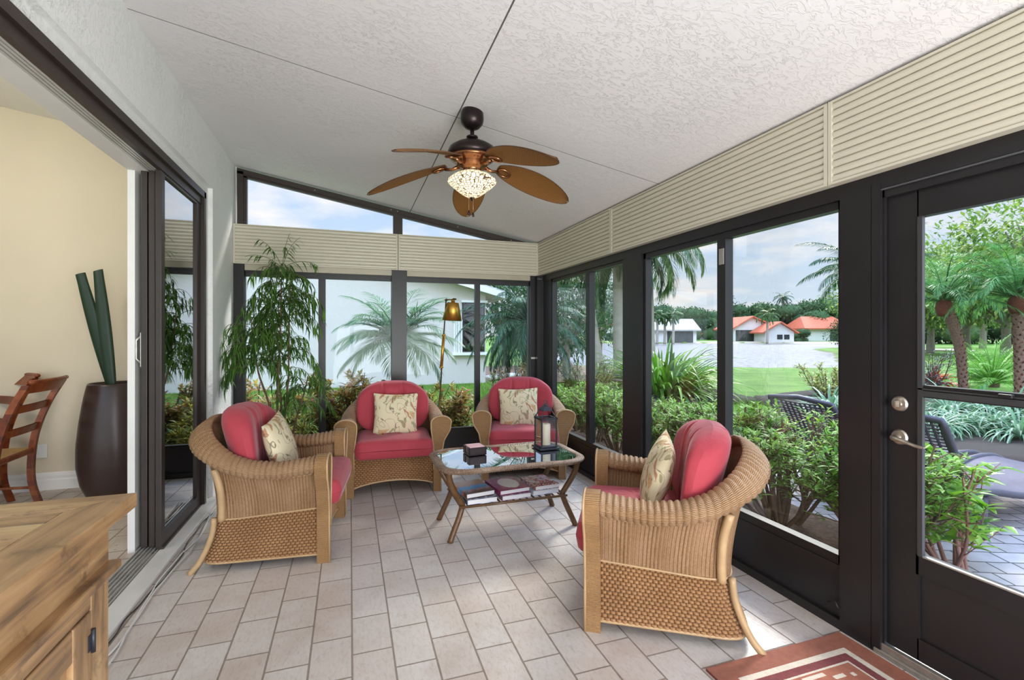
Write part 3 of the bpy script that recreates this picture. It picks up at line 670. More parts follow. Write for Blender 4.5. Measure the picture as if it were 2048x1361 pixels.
    def bc(u, v, sgn):
        a_, c_ = 2*u-1, 2*v-1; k_ = .46; xn, zn = a_*math.sqrt(1-k_*c_*c_*abs(c_)**1.5*.9), c_*math.sqrt(1-k_*a_*a_*abs(a_)**1.5*.9); x, z = xn*BW, zn*BH; ed = (max(0, 1-abs(a_)**5)*max(0, 1-abs(c_)**5))**.45
        th = (.088+.022*zn)*ed
        seam = math.exp(-((abs(xn)-.27)/.030)**2)*.020*ed*(.35+.65*max(0, zn+.4)/1.4)
        wr = .004*sin(xn*34+z*20)*math.exp(-((abs(abs(xn)-.27))/.14)**2)
        yc = -.128+.085*abs(xn)**2.4-.045*(zn+1)
        return (x, yc+sgn*(th-seam)+wr*ed, .690+z+.012*(1-xn*xn)*zn)
    b.grid(lambda u, v: bc(u, v, 1), 84, 56, uvs=(.7, .5), flip=True); b.grid(lambda u, v: bc(u, v, -1), 84, 56, uvs=(.7, .5)); bk = b.build('back_cushion', RED, root)
    return root
WB2 = wicker('wicker_roll', '#94704d', '#ae8b6a', '#5a402a', 'band'); WF = wicker('wicker_front', '#8f6a43', '#a57f55', '#5f4229', 'band')
# the roll's strands run across: swap U and V for the band bump
for mm in (WB2,):
    pass
arm0 = make_armchair()
CH_ = [(-.47, 3.58, (.99, -.11), 'wicker armchair with red cushions beside the sliding door, its back to the stucco wall'),
       (.39, 4.67, (-.056, -.998), 'wicker armchair with red cushions by the back windows, next to the tall plant'),
       (1.69, 4.69, (-.28, -.96), 'wicker armchair with red cushions in the far corner, behind the lantern'),
       (1.60, 2.15, (-.84, .54), 'wicker armchair with red cushions nearest the screen door and the rug')]
chairs = []
for i, (x, y, f, lb) in enumerate(CH_):
    a = math.atan2(f[1], f[0])-pi/2
    if i == 0: c = arm0; c.location = (x, y, 0); c.rotation_euler = (0, 0, a); c['label'] = lb
    else: c = copy_tree(arm0, (x, y, 0), a, lb)
    chairs.append((x, y, a))
# ---- floral throw pillows
def floral():
    m, t, b = M_new('floral_linen'); L = t.links.new; b.inputs['Roughness'].default_value = .85
    tc = nd(t, 'ShaderNodeTexCoord'); uv = tc.outputs['Object']
    base = s2l('#ddd0ae'); last = None
    w = nd(t, 'ShaderNodeTexNoise', i_Scale=5, i_Detail=2); L(uv, w.inputs['Vector'])
    ofs = nd(t, 'ShaderNodeVectorMath', operation='MULTIPLY_ADD'); L(w.outputs['Color'], ofs.inputs[0]); ofs.inputs[1].default_value = (.25,)*3; L(uv, ofs.inputs[2])
    def layer(prev, fac, col):
        x = nd(t, 'ShaderNodeMixRGB'); L(fac, x.inputs[0])
        if isinstance(prev, tuple): x.inputs[1].default_value = (*prev, 1)
        else: L(prev, x.inputs[1])
        x.inputs[2].default_value = (*s2l(col), 1); return x.outputs[0]
    # big soft blooms
    v = nd(t, 'ShaderNodeTexVoronoi', i_Scale=7.5); L(ofs.outputs[0], v.inputs['Vector'])
    f1 = ramp(t, v.outputs['Distance'], [(.28, (1,)*3), (.34, (0,)*3)]); sel = nd(t, 'ShaderNodeSeparateColor'); L(v.outputs['Color'], sel.inputs[0])
    g1 = math1(t, 'MULTIPLY', f1.outputs[0], math1(t, 'GREATER_THAN', sel.outputs[0], .50)); cur = layer(base, math1(t, 'MULTIPLY', g1, .7), '#c99a5e')
    ring = ramp(t, math1(t, 'ABSOLUTE', math1(t, 'SINE', math1(t, 'MULTIPLY', v.outputs['Distance'], 42))), [(.0, (1,)*3), (.35, (0,)*3)])
    cur = layer(cur, math1(t, 'MULTIPLY', math1(t, 'MULTIPLY', g1, ring.outputs[0]), .8), '#9c4f2e')
    # leaves: stretched cells
    mp = nd(t, 'ShaderNodeMapping'); mp.inputs['Scale'].default_value = (22, 8, 8); mp.inputs['Rotation'].default_value = (.2, .75, .3); L(ofs.outputs[0], mp.inputs[0])
    v2 = nd(t, 'ShaderNodeTexVoronoi', i_Scale=1.3); L(mp.outputs[0], v2.inputs['Vector']); s2 = nd(t, 'ShaderNodeSeparateColor'); L(v2.outputs['Color'], s2.inputs[0])
    f2 = ramp(t, v2.outputs['Distance'], [(.30, (1,)*3), (.36, (0,)*3)]); g2 = math1(t, 'MULTIPLY', f2.outputs[0], math1(t, 'GREATER_THAN', s2.outputs[1], .42)); cur = layer(cur, math1(t, 'MULTIPLY', g2, .7), '#7d7a4e')
    g3 = math1(t, 'MULTIPLY', f2.outputs[0], math1(t, 'LESS_THAN', s2.outputs[1], .30)); cur = layer(cur, math1(t, 'MULTIPLY', g3, .75), '#a65a3a')
    # drawn stems
    w2 = nd(t, 'ShaderNodeTexNoise', i_Scale=6.5, i_Detail=1.5, i_Distortion=1.2); L(uv, w2.inputs['Vector'])
    f4 = ramp(t, math1(t, 'ABSOLUTE', math1(t, 'SUBTRACT', w2.outputs['Fac'], .5)), [(.0, (1,)*3), (.012, (0,)*3)]); cur = layer(cur, math1(t, 'MULTIPLY', f4.outputs[0], .85), '#4f4632')
    L(cur, b.inputs['Base Color']); n2 = nd(t, 'ShaderNodeTexNoise', i_Scale=300); L(uv, n2.inputs['Vector']); bump(t, b, n2.outputs['Fac'], .15, .002); return m
FLO = floral()
def make_pillow(h=.205):
    b = MB()
    def fn(u, v, s):
        x = lerp(-1, 1, u); z = lerp(-1, 1, v); k = max(0, (1-x*x))*max(0, (1-z*z)); pin = 1-.07*(1-(x*z)**2)*(max(abs(x), abs(z)))**2
        return (x*h*pin, s*.072*k**.48, z*h*pin)
    b.grid(lambda u, v: fn(u, v, 1), 32, 32, flip=True); b.grid(lambda u, v: fn(u, v, -1), 32, 32); o = b.build('throw_pillow', FLO)
    return o
p0 = make_pillow(); PL = [(0, (.03, .035, .648), (.30, .10), 'floral throw pillow on the armchair beside the sliding door'),
  (1, (-.02, .06, .640), (.22, -.03), 'floral throw pillow on the armchair next to the tall plant'),
  (2, (.03, .06, .640), (.22, .03), 'floral throw pillow on the armchair in the far corner'),
  (3, (.02, .05, .648), (.30, -.06), 'floral throw pillow on the armchair nearest the screen door')]
for k, (ci, (lx, ly, z), (tilt, roll), lb) in enumerate(PL):
    x, y, a = chairs[ci]; o = p0 if k == 0 else p0.copy()
    if k: COL.objects.link(o)
    o.location = (x+lx*cos(a)-ly*sin(a), y+lx*sin(a)+ly*cos(a), z); o.rotation_euler = (tilt, roll, a); tag(o, lb, 'pillow', 'floral throw pillows')
# ================================================================ coffee table
WT = wicker('wicker_table', '#6a4c37', '#b89f8a', '#2a1c14', 'band'); BRN = plain('brown_rattan_pole', '#5f4226', .35, var=.2, vs=30, bs=.3, bsc=120)  # pale tone of the table weave paints in pinkish glints
def superell(hx, hy, n, k): 
    out = []
    for i in range(k):
        a = 2*pi*i/k; c, s_ = cos(a), sin(a); out.append((hx*np.sign(c)*abs(c)**(2/n), hy*np.sign(s_)*abs(s_)**(2/n)))
    return out
def rrect(hx, hy, r, k=16):
    out = []
    for cx, cy, a0 in ((hx-r, hy-r, 0), (-hx+r, hy-r, pi/2), (-hx+r, -hy+r, pi), (hx-r, -hy+r, 3*pi/2)):
        for i in range(k+1): a = a0+pi/2*i/k; out.append((cx+r*cos(a), cy+r*sin(a)))
    return out
TX, TY, TZ = 1.10, 3.385, .505
tb = empty('coffee_table', (TX, TY, 0), 0, 'woven brown coffee table with glass top, magazines on its lower shelf', 'coffee table')
def even_loop(pts, n):
    P = np.array(pts+[pts[0]]); d = np.r_[0, np.cumsum(np.hypot(*np.diff(P, axis=0).T))]; t = np.linspace(0, d[-1], n, endpoint=False)
    return np.stack([np.interp(t, d, P[:, 0]), np.interp(t, d, P[:, 1])], 1), d[-1]
b = MB(); NL = 640; o_, Lo = even_loop(rrect(.535, .325, .17), NL); i_ = np.array([p*(1-.047/max(.001, np.hypot(*p))) for p in o_]); c_ = (o_+i_)/2
dv = o_-i_; dv /= np.hypot(*dv.T)[:, None]
def rim(u, v):
    i = int(round(u*NL)) % NL; a = 2*pi*v; br_ = .0045*abs(sin((u*Lo/.017+.35*sin(a))*pi))+.002*sin(a*3+u*Lo/.017*2*pi)
    return (c_[i][0]+dv[i][0]*cos(a)*(.030+br_), c_[i][1]+dv[i][1]*cos(a)*(.030+br_), TZ-.012+sin(a)*(.014+br_))
b.grid(rim, NL, 12, closed_u=True, uvs=(Lo, .12)); b.build('woven_rim', WT, tb)
g_, Lg = even_loop([tuple(p) for p in i_], 80); b = MB()
b.prism([tuple(p*1.02) for p in g_], lambda x, y: (x, y, TZ-.010), lambda x, y: (x, y, TZ-.002)); b.build('glass_top', glassmat('table_glass', (.80, .86, .84), 4.0, .0), tb)
for sx in (-1, 1):
    for sy in (-1, 1):
        pts = smoothpath([(sx*.475, sy*.225, TZ-.02), (sx*.468, sy*.215, .42), (sx*.435, sy*.20, .34), (sx*.385, sy*.185, .255), (sx*.375, sy*.182, .225), (sx*.40, sy*.192, .15), (sx*.440, sy*.203, .06), (sx*.465, sy*.213, 0)], 3)
        MB().tube(pts, [.0205]*len(pts), 10).build('leg', BRN, tb)
b = MB()
for sy in (-1, 1): b.tube([(-.40, sy*.205, .225), (.40, sy*.205, .225)], .010, 8)
for sx in (-1, 1): b.tube([(sx*.385, -.20, .225), (sx*.385, .20, .225)], .010, 8)
sh = b.build('shelf_frame', BRN, tb)
b = MB()
for x in np.linspace(-.36, .36, 15): b.tube([(x, -.20, .222), (x, .20, .222)], .0065, 6)
b.build('shelf_slats', BRN, tb)
b = MB()
for sx in (-1, 1):
    b.tube(smoothpath([(sx*.47, -.2, TZ-.03), (sx*.475, 0, TZ-.045), (sx*.47, .2, TZ-.03)], 5), .010, 7)
for sy in (-1, 1): b.tube([(-.45, sy*.22, TZ-.03), (.45, sy*.22, TZ-.03)], .010, 7)
b.build('top_rail', BRN, tb)
# ---- books on the shelf: three stacks of two
def cover(name, cols, style):
    m, t, b = M_new(name); L = t.links.new; b.inputs['Roughness'].default_value = .25; tc = nd(t, 'ShaderNodeTexCoord'); g = tc.outputs['Generated']
    sp = nd(t, 'ShaderNodeSeparateXYZ'); L(g, sp.inputs[0])
    n = nd(t, 'ShaderNodeTexNoise', i_Scale=3.2 if style == 0 else 7, i_Detail=4, i_Distortion=.6); L(g, n.inputs['Vector'])
    k = len(cols); fy = math1(t, 'ADD', math1(t, 'MULTIPLY', sp.outputs['Y'], .75), math1(t, 'MULTIPLY', n.outputs['Fac'], .35)) if style == 3 else n.outputs['Fac']; r = ramp(t, fy, [(.30+.4*i/max(1, k-1), s2l(c)) for i, c in enumerate(cols)]); cur = r.outputs[0]
    if style == 1:      # white blob with a ring
        d = nd(t, 'ShaderNodeVectorMath', operation='DISTANCE'); mp = nd(t, 'ShaderNodeMapping'); mp.inputs['Scale'].default_value = (1, .8, 0); L(g, mp.inputs[0]); L(mp.outputs[0], d.inputs[0]); d.inputs[1].default_value = (.55, .42, 0)
        w = math1(t, 'ADD', d.outputs['Value'], math1(t, 'MULTIPLY', n.outputs['Fac'], .12)); f = ramp(t, w, [(.36, (1,)*3), (.38, (0,)*3)])
        x = nd(t, 'ShaderNodeMixRGB'); L(f.outputs[0], x.inputs[0]); L(cur, x.inputs[1]); x.inputs[2].default_value = (*s2l('#f1e4e4'), 1); cur = x.outputs[0]
    if style == 2:      # photo band low on the cover
        f = ramp(t, sp.outputs['Y'], [(.30, (1,)*3), (.34, (0,)*3)]); n3 = nd(t, 'ShaderNodeTexNoise', i_Scale=16, i_Detail=2); L(g, n3.inputs['Vector']); r3 = ramp(t, n3.outputs['Fac'], [(.4, s2l('#2e2f55')), (.5, s2l('#b5543e')), (.6, s2l('#e8d9c8'))])
        x = nd(t, 'ShaderNodeMixRGB'); L(f.outputs[0], x.inputs[0]); L(cur, x.inputs[1]); L(r3.outputs[0], x.inputs[2]); cur = x.outputs[0]
    L(cur, b.inputs['Base Color']); return m
PAGE = plain('book_pages', '#e3e3e6', .8, bs=.6, bsc=300)
def book(nm, lab, x, y, z, w, d, h, rot, mat):
    root = empty(nm, (TX+x, TY+y, z+.002), rot, lab, 'book', 'books on the lower shelf of the coffee table')
    MB().box((-w/2+.006, -d/2+.006, .002), (w/2-.004, d/2-.006, h-.002)).build('pages', PAGE, root)
    b = MB(); b.box((-w/2, -d/2, h-.0025), (w/2, d/2, h), bev=.001); b.box((-w/2, -d/2, 0), (w/2, d/2, .0025), bev=.001); b.box((-w/2-.001, -d/2, 0), (-w/2+.002, d/2, h), bev=.001); b.build('cover', mat, root)
    return root
zs = .2345
book('hardcover_book', 'white and dark blue book under the book with the blue canyon cover', -.245, -.06, zs, .22, .30, .036, .05, cover('cover_navy', ['#252a45', '#3e4668', '#d5d9e2'], 0))
book('hardcover_book', 'book with blue, orange and brown landscape cover on the left stack of the table shelf', -.262, -.035, zs+.037, .215, .285, .032, .16, cover('cover_canyon', ['#5a3326', '#b0603c', '#2f86c4', '#2f8fd6', '#3a96d8', '#b5764a', '#c98c58'], 3))
book('hardcover_book', 'white-spined book under the purple and white book', .005, -.055, zs, .225, .29, .034, .08, cover('cover_plum', ['#4a2440', '#743a5e', '#c9b9c5'], 0))
book('hardcover_book', 'book with purple cover and big white oval on the middle stack', -.005, -.035, zs+.035, .235, .285, .030, .12, cover('cover_purple', ['#6d1f4c', '#8c3260', '#a84a68'], 1))
book('hardcover_book', 'pale blue book at the bottom of the right stack on the table shelf', .245, -.03, zs, .21, .28, .034, .05, cover('cover_sky', ['#9db4d0', '#c9d3e2', '#7f8fb5'], 0))
book('hardcover_book', 'book with red, white and blue photo collage cover topping the right stack', .250, -.04, zs+.035, .195, .255, .030, .10, cover('cover_collage', ['#c6dbe9', '#e5e4e6', '#bf4a45', '#4f6ea0'], 2))
# ---- coaster box
DK = plain('dark_stained_box', '#2a1d20', .35, var=.1)
r = empty('coaster_box', (.885, 3.485, TZ+.002), .10, 'small dark box holding a stack of pink square coasters on the glass table', 'box')
b = MB(); w = .068
b.box((-w, -w, 0), (w, w, .008)); b.box((-w, -w, 0), (w, -w+.008, .058)); b.box((-w, w-.008, 0), (w, w, .058)); b.box((-w, -w, 0), (-w+.008, -w*.3, .058)); b.box((-w, w*.3, 0), (-w+.008, w, .058)); b.box((w-.008, -w, 0), (w, w, .058)); b.build('tray', DK, r)
b = MB(); b.box((-w+.01, -w+.01, .009), (w-.01, w-.01, .062), bev=.003); b.build('coasters', plain('pink_coaster', '#d8aeb0', .6, var=.15, vs=30), r)
# ---- lantern with candle
LM = plain('lantern_black_metal', '#33343c', .45, .3, var=.2, vs=20)
LX, LY, LR = 1.455, 3.475, .05
r = empty('candle_lantern', (LX, LY, TZ+.002), LR, 'black metal and glass lantern standing on the coffee table', 'lantern')
b = MB(); b.box((-.082, -.082, 0), (.082, .082, .014), bev=.003); b.box((-.070, -.070, .014), (.070, .070, .026), bev=.003); b.build('base', LM, r)
for sx in (-1, 1):
    for sy in (-1, 1): MB().box((sx*.062-.005, sy*.062-.005, .026), (sx*.062+.005, sy*.062+.005, .232)).build('post', LM, r)
b = MB(); b.box((-.07, -.07, .228), (.07, -.055, .242)); b.box((-.07, .055, .228), (.07, .07, .242)); b.box((-.07, -.07, .228), (-.055, .07, .242)); b.box((.055, -.07, .228), (.07, .07, .242)); b.build('top_frame', LM, r)
for sx in (-1, 1):
    for sy in (-1, 1): MB().tube([(sx*.064, sy*.064, .24), (sx*.032, sy*.032, .298)], .004, 6).build('roof_bar', LM, r)
b = MB(); b.add([(sx*a_, sy*a_, z) for a_, z in ((.040, .294), (.040, .300), (.014, .332)) for sx, sy in ((-1, -1), (1, -1), (1, 1), (-1, 1))], [(3, 2, 1, 0)]+[(k*4+i, k*4+(i+1) % 4, k*4+4+(i+1) % 4, k*4+4+i) for k in (0, 1) for i in range(4)]+[(8, 9, 10, 11)], smooth=False); b.build('cap', LM, r)
b = MB(); b.lathe([(.014, .33), (.014, .340), (.006, .344), (.006, .350)], 12); b.tube([(.013*cos(a), 0, .362+.013*sin(a)) for a in np.linspace(0, 2*pi, 17)[:-1]], .003, 6, closed=True); b.build('ring', LM, r)
MB().tube(smoothpath([(-.066, 0, .236), (-.078, .0, .262), (-.066, 0, .30), (-.03, 0, .335), (0, 0, .349), (.03, 0, .335), (.066, 0, .30), (.078, .0, .262), (.066, 0, .236)], 5), .0018, 5).build('handle', LM, r)
GL = glassmat('lantern_glass', (.95, .95, .96), .9)
for k in range(4):
    a = k*pi/2; b = MB(); b.add([(x*cos(a)-y*sin(a), x*sin(a)+y*cos(a), z) for x, y, z in ((-.058, .062, .027), (.058, .062, .027), (.058, .062, .229), (-.058, .062, .229))], [(0, 1, 2, 3)]); b.build('pane', GL, r)
m, t, bb = M_new('ivory_wax'); bb.inputs['Base Color'].default_value = (*s2l('#efe6cc'), 1); bb.inputs['Roughness'].default_value = .45; bb.inputs['Subsurface Weight'].default_value = .3; bb.inputs['Subsurface Radius'].default_value = (.02, .015, .01)
r = empty('pillar_candle', (LX, LY, TZ+.029), 0, 'thick ivory pillar candle inside the black lantern', 'candle')
MB().lathe([(.0, 0), (.0365, 0), (.037, .003), (.037, .160), (.034, .164), (.028, .160), (.010, .156), (0, .156)], 28).build('wax', m, r); MB().tube([(0, 0, .155), (.001, 0, .168)], .0012, 5).build('wick', LM, r)
# ================================================================ brass floor lamp
BR = plain('antique_brass', '#cc9c4a', .36, 1, var=.08, vs=10); DB = plain('dark_bronze_pole', '#6b5330', .3, .9, var=.1)
r = empty('floor_lamp', (.895, 5.20, 0), 0, 'brass floor lamp with a tilted metal shade between the two back armchairs', 'lamp')
MB().lathe([(0, 0), (.13, 0), (.13, .012), (.12, .018), (.02, .022), (.012, .03)], 32).build('base', DB, r)
MB().tube([(0, 0, .02), (.055, 0, 1.06)], [.009, .008], 10).build('lower_pole', DB, r)
b = MB(); b.tube([(.050, 0, 1.03), (.078, 0, 1.40)], .0165, 12); b.tube([(.050, 0, 1.03), (.051, 0, 1.05)], .021, 12); b.tube([(.076, 0, 1.38), (.078, 0, 1.40)], .019, 12); b.build('sleeve', BR, r)
MB().tube([(.078, 0, 1.40), (.103, 0, 1.775)], .007, 10).build('upper_pole', DB, r)
b = MB(); b.tube([(.103, -.005, 1.775), (.205, -.005, 1.785)], .007, 8); b.tube([(.103, -.03, 1.775), (.103, .02, 1.775)], .014, 10); b.tube([(.185, -.03, 1.784), (.185, .02, 1.784)], .012, 10); b.tube([(.205, -.02, 1.785), (.205, .012, 1.785)], .010, 8); b.build('swivel_joint', DB, r)
b = MB(); b.lathe([(.020, .225), (.022, .20), (.062, .196), (.066, .19), (.108, .0), (.105, .0), (.064, .186), (0, .19)], 40, cap=False); sh = b.build('lamp_shade', BR, r); sh.location = (.168, 0, 1.55); sh.rotation_euler = (0, rad(3), 0)
MB().tube(smoothpath([(-.0, -.02, .02), (-.03, -.03, .25), (.0, -.02, .55), (.03, -.01, .75), (.042, 0, .85)], 5), .003, 5).build('power_cord', LM, r)
# ================================================================ ceiling fan
FX, FY = .715, 2.88
r = empty('ceiling_fan', (FX, FY, 0), 0, 'bronze ceiling fan with five woven palm leaf blades and lit mosaic glass shade', 'ceiling fan')
OB = plain('oil_rubbed_bronze', '#33292a', .30, .75, var=.1, vs=20); CP = plain('copper_bronze', '#9a6a4a', .22, .95, var=.1, vs=20)
b = MB(); cc = cz(FX)
b.lathe([(.062, cc+.012), (.070, cc-.01), (.072, cc-.045), (.066, cc-.075), (.045, cc-.098), (.022, cc-.108), (0, cc-.108)], 32); b.build('canopy', OB, r)
MB().tube([(0, 0, cc-.10), (0, 0, 2.595)], .013, 12).lathe([(.014, 2.622), (.036, 2.620), (.036, 2.612), (.020, 2.606)], 20).build('downrod', OB, r)
MB().lathe([(.02, 2.612), (.030, 2.585), (.06, 2.582), (.105, 2.568), (.140, 2.545), (.152, 2.515), (.150, 2.497), (.140, 2.487)], 40).build('motor_housing', OB, r)
MB().lathe([(.142, 2.487), (.132, 2.475), (.112, 2.462), (.095, 2.455), (.090, 2.43), (.060, 2.42), (.055, 2.395), (.075, 2.385), (0, 2.38)], 40).build('motor_skirt', CP, r)
def blademat():
    m, t, b = M_new('woven_palm_blade'); L = t.links.new; uv = nd(t, 'ShaderNodeUVMap'); sp = nd(t, 'ShaderNodeSeparateXYZ'); L(uv.outputs[0], sp.inputs[0])
    a = math1(t, 'ABSOLUTE', math1(t, 'SINE', math1(t, 'MULTIPLY', math1(t, 'ADD', sp.outputs['X'], sp.outputs['Y']), pi/.013))); c = math1(t, 'ABSOLUTE', math1(t, 'SINE', math1(t, 'MULTIPLY', math1(t, 'SUBTRACT', sp.outputs['X'], sp.outputs['Y']), pi/.013)))
    h = math1(t, 'MULTIPLY', a, c); r_ = ramp(t, h, [(.05, s2l('#5e3b1d')), (.5, s2l('#b07a3c'))]); L(r_.outputs[0], b.inputs['Base Color']); b.inputs['Roughness'].default_value = .5; bump(t, b, h, .8, .003)
    tr = nd(t, 'ShaderNodeBsdfTranslucent'); tr.inputs[0].default_value = (.5, .25, .06, 1); mx = nd(t, 'ShaderNodeMixShader'); mx.inputs[0].default_value = .22; L(b.outputs[0], mx.inputs[1]); L(tr.outputs[0], mx.inputs[2]); L(mx.outputs[0], t.nodes['Material Output'].inputs[0]); return m
BL = blademat(); LEN = .515
for k in range(5):
    a = rad(7+72*k); b = MB(); c_, s_ = cos(a), sin(a); pitch = rad(-13)
    def bl(u, v, dz):
        x = u*LEN; w = .116*(max(0, sin(pi*(u*.955+.04)))**.5); y = (v*2-1)*w; y2 = y*cos(pitch); z = y*sin(pitch)-.10*u-.05*u*u+dz+.010*(1-(v*2-1)**2)
        X = x+.175; return (X*c_-y2*s_, X*s_+y2*c_, 2.445+z)
    b.grid(lambda u, v: bl(u, v, 0), 26, 10, uvs=(LEN, .2), flip=True); b.grid(lambda u, v: bl(u, v, .004), 26, 10, uvs=(LEN, .2)); bo = b.build('blade', BL, r)
    pts = [bl(u, 0, .002) for u in np.linspace(0, 1, 25)]+[bl(u, 1, .002) for u in np.linspace(1, 0, 25)]; MB().tube(pts, .0028, 5, closed=True).build('blade_rim', plain('blade_rim', '#4b2f1a', .4) if k == 0 else bpy.data.materials['blade_rim'], bo)
    b = MB()
    def br_(x, y, z): 
        return (x*c_-y*s_, x*s_+y*c_, z)
    b.tube([br_(.085, 0, 2.44), br_(.13, 0, 2.425), br_(.175, 0, 2.428)], [.014, .010, .010], 8, cap=True)
    b.tube([br_(.215+.040*cos(q), .032*sin(q), 2.425-.012*cos(q)+.032*sin(q)*sin(pitch)) for q in np.linspace(0, 2*pi, 21)[:-1]], .0075, 7, closed=True); b.build('blade_bracket', CP, r)
def mosaic():
    m, t, b = M_new('mosaic_glass_shade'); L = t.links.new; uv = nd(t, 'ShaderNodeUVMap'); mp = nd(t, 'ShaderNodeMapping'); mp.inputs['Scale'].default_value = (34, 62, 1); L(uv.outputs[0], mp.inputs[0])
    v = nd(t, 'ShaderNodeTexVoronoi', feature='DISTANCE_TO_EDGE', i_Scale=1.0); v.inputs['Randomness'].default_value = .55; L(mp.outputs[0], v.inputs['Vector']); f = ramp(t, v.outputs['Distance'], [(.05, (0,)*3), (.12, (1,)*3)])
    b.inputs['Base Color'].default_value = (.85, .72, .5, 1); mx = nd(t, 'ShaderNodeMixRGB'); L(f.outputs[0], mx.inputs[0]); mx.inputs[1].default_value = (.03, .02, .015, 1); mx.inputs[2].default_value = (.95, .80, .55, 1); L(mx.outputs[0], b.inputs['Base Color'])
    m2 = nd(t, 'ShaderNodeMixRGB'); L(f.outputs[0], m2.inputs[0]); m2.inputs[1].default_value = (.10, .055, .02, 1); m2.inputs[2].default_value = (1, .82, .55, 1); L(m2.outputs[0], b.inputs['Emission Color']); b.inputs['Emission Strength'].default_value = .85; b.inputs['Roughness'].default_value = .15; bump(t, b, f.outputs[0], .5, .003); return m
MB().lathe([(.080, 2.392), (.115, 2.376), (.146, 2.352), (.150, 2.338), (.132, 2.318), (.095, 2.288), (.060, 2.262), (.030, 2.246), (.0, 2.243)], 48).build('glass_shade', mosaic(), r)
MB().lathe([(.0, 2.248), (.016, 2.243), (.014, 2.236), (.007, 2.232), (.008, 2.226), (0, 2.222)], 14).build('finial', OB, r)
for dx, z1 in ((-.028, 2.145), (-.001, 2.135)):
    c = MB(); c.tube([(dx, -.03, 2.25), (dx, -.03, z1)], .0012, 4); ch = c.build('pull_chain', plain('chain', '#b9a27c', .3, .8), r)
    MB().lathe([(.0, z1+.012), (.004, z1+.010), (.007, z1-.004), (.007, z1-.016), (0, z1-.018)], 10, (dx, -.03, 0)).build('pull_knob', OB, ch)
# ================================================================ reclaimed-wood sideboard in the foreground
def woodmat(name, cols, axis='Y', scale=1.0):
    m, t, b = M_new(name); L = t.links.new; tc = nd(t, 'ShaderNodeTexCoord'); g = nd(t, 'ShaderNodeNewGeometry')
    of = nd(t, 'ShaderNodeVectorMath', operation='MULTIPLY_ADD'); cx = nd(t, 'ShaderNodeCombineXYZ')
    for i in range(3): L(math1(t, 'MULTIPLY', g.outputs['Random Per Island'], 7.3+i*3), cx.inputs[i])
    mp = nd(t, 'ShaderNodeMapping'); sc = {'X': (1.6, 22, 22), 'Y': (22, 1.6, 22), 'Z': (22, 22, 1.6)}[axis]; mp.inputs['Scale'].default_value = tuple(v*scale for v in sc)
    L(tc.outputs['Object'], of.inputs[0]); of.inputs[1].default_value = (1, 1, 1); L(cx.outputs[0], of.inputs[2]); L(of.outputs[0], mp.inputs[0])
    n = nd(t, 'ShaderNodeTexNoise', i_Scale=1.0, i_Detail=7, i_Roughness=.6, i_Distortion=.8); L(mp.outputs[0], n.inputs['Vector'])
    n2 = nd(t, 'ShaderNodeTexNoise', i_Scale=2.6, i_Detail=3, i_Distortion=.5); L(of.outputs[0], n2.inputs['Vector'])
    mixf = math1(t, 'ADD', math1(t, 'ADD', math1(t, 'MULTIPLY', n.outputs['Fac'], .5), math1(t, 'MULTIPLY', n2.outputs['Fac'], .35)), math1(t, 'MULTIPLY', g.outputs['Random Per Island'], .15))
    k = len(cols); r = ramp(t, mixf, [(.34+.30*i/(k-1), s2l(c)) for i, c in enumerate(cols)])
    # saw marks and stains
    n3 = nd(t, 'ShaderNodeTexNoise', i_Scale=9, i_Detail=5, i_Roughness=.7); L(of.outputs[0], n3.inputs['Vector']); r3 = ramp(t, n3.outputs['Fac'], [(.30, (.30, .28, .28)), (.44, (1, 1, 1))])
    mx = nd(t, 'ShaderNodeMixRGB', blend_type='MULTIPLY'); mx.inputs[0].default_value = .8; L(r.outputs[0], mx.inputs[1]); L(r3.outputs[0], mx.inputs[2]); L(mx.outputs[0], b.inputs['Base Color'])
    b.inputs['Roughness'].default_value = .36; bump(t, b, n.outputs['Fac'], .25, .002); return m
HON = ['#4a3a2c', '#7c6045', '#a07c56', '#b39068', '#c4a87a']
WY, WX, WZ = woodmat('reclaimed_wood_long', HON, 'Y'), woodmat('reclaimed_wood_cross', HON, 'X'), woodmat('reclaimed_wood_upright', HON, 'Z')
r = empty('sideboard', (0, 0, 0), 0, 'honey coloured reclaimed wood sideboard with planked top in the near left corner', 'sideboard')
zt_, x0, x1, ye, ys = .90, -1.03, -.637, 1.81, -.25
def plank(b, poly, z0, z1, bev=.003):
    n = len(poly); c = np.mean(poly, 0); P = np.array(poly, float); Q = c+(P-c)*(1-bev/np.hypot(*(P-c).T))[:, None]
    vs = [(*p, z0) for p in P]+[(*p, z1-bev) for p in P]+[(*q, z1) for q in Q]; fs = [tuple(range(n))[::-1], tuple(range(2*n, 3*n))]+[(k*n+i, k*n+(i+1) % n, (k+1)*n+(i+1) % n, (k+1)*n+i) for k in (0, 1) for i in range(n)]
    b.add(vs, fs, smooth=False)
b = MB(); plank(b, [(x1, ys), (x1, ye), (x1-.125, ye-.125), (x1-.125, ys)], zt_-.042, zt_); plank(b, [(x0, ys), (x0+.09, ys), (x0+.09, ye-.125), (x0, ye)], zt_-.042, zt_); tp = b.build('top_border_board', WY, r)
b = MB(); plank(b, [(x1, ye), (x0, ye), (x0+.09, ye-.125), (x1-.125, ye-.125)], zt_-.042, zt_); y = ye-.127
random.seed(4)
while y > ys:
    w = random.choice([.085, .10, .12]); plank(b, [(x1-.127, y-w+.002), (x1-.127, y), (x0+.092, y), (x0+.092, y-w+.002)], zt_-.042, zt_-.001); y -= w
b.build('top_board', WX, r)
bx, by = -.694, 1.77
b = MB(); b.box((x0+.02, ys, .05), (bx-.02, by-.02, zt_-.04)); b.build('carcass', WY, r)
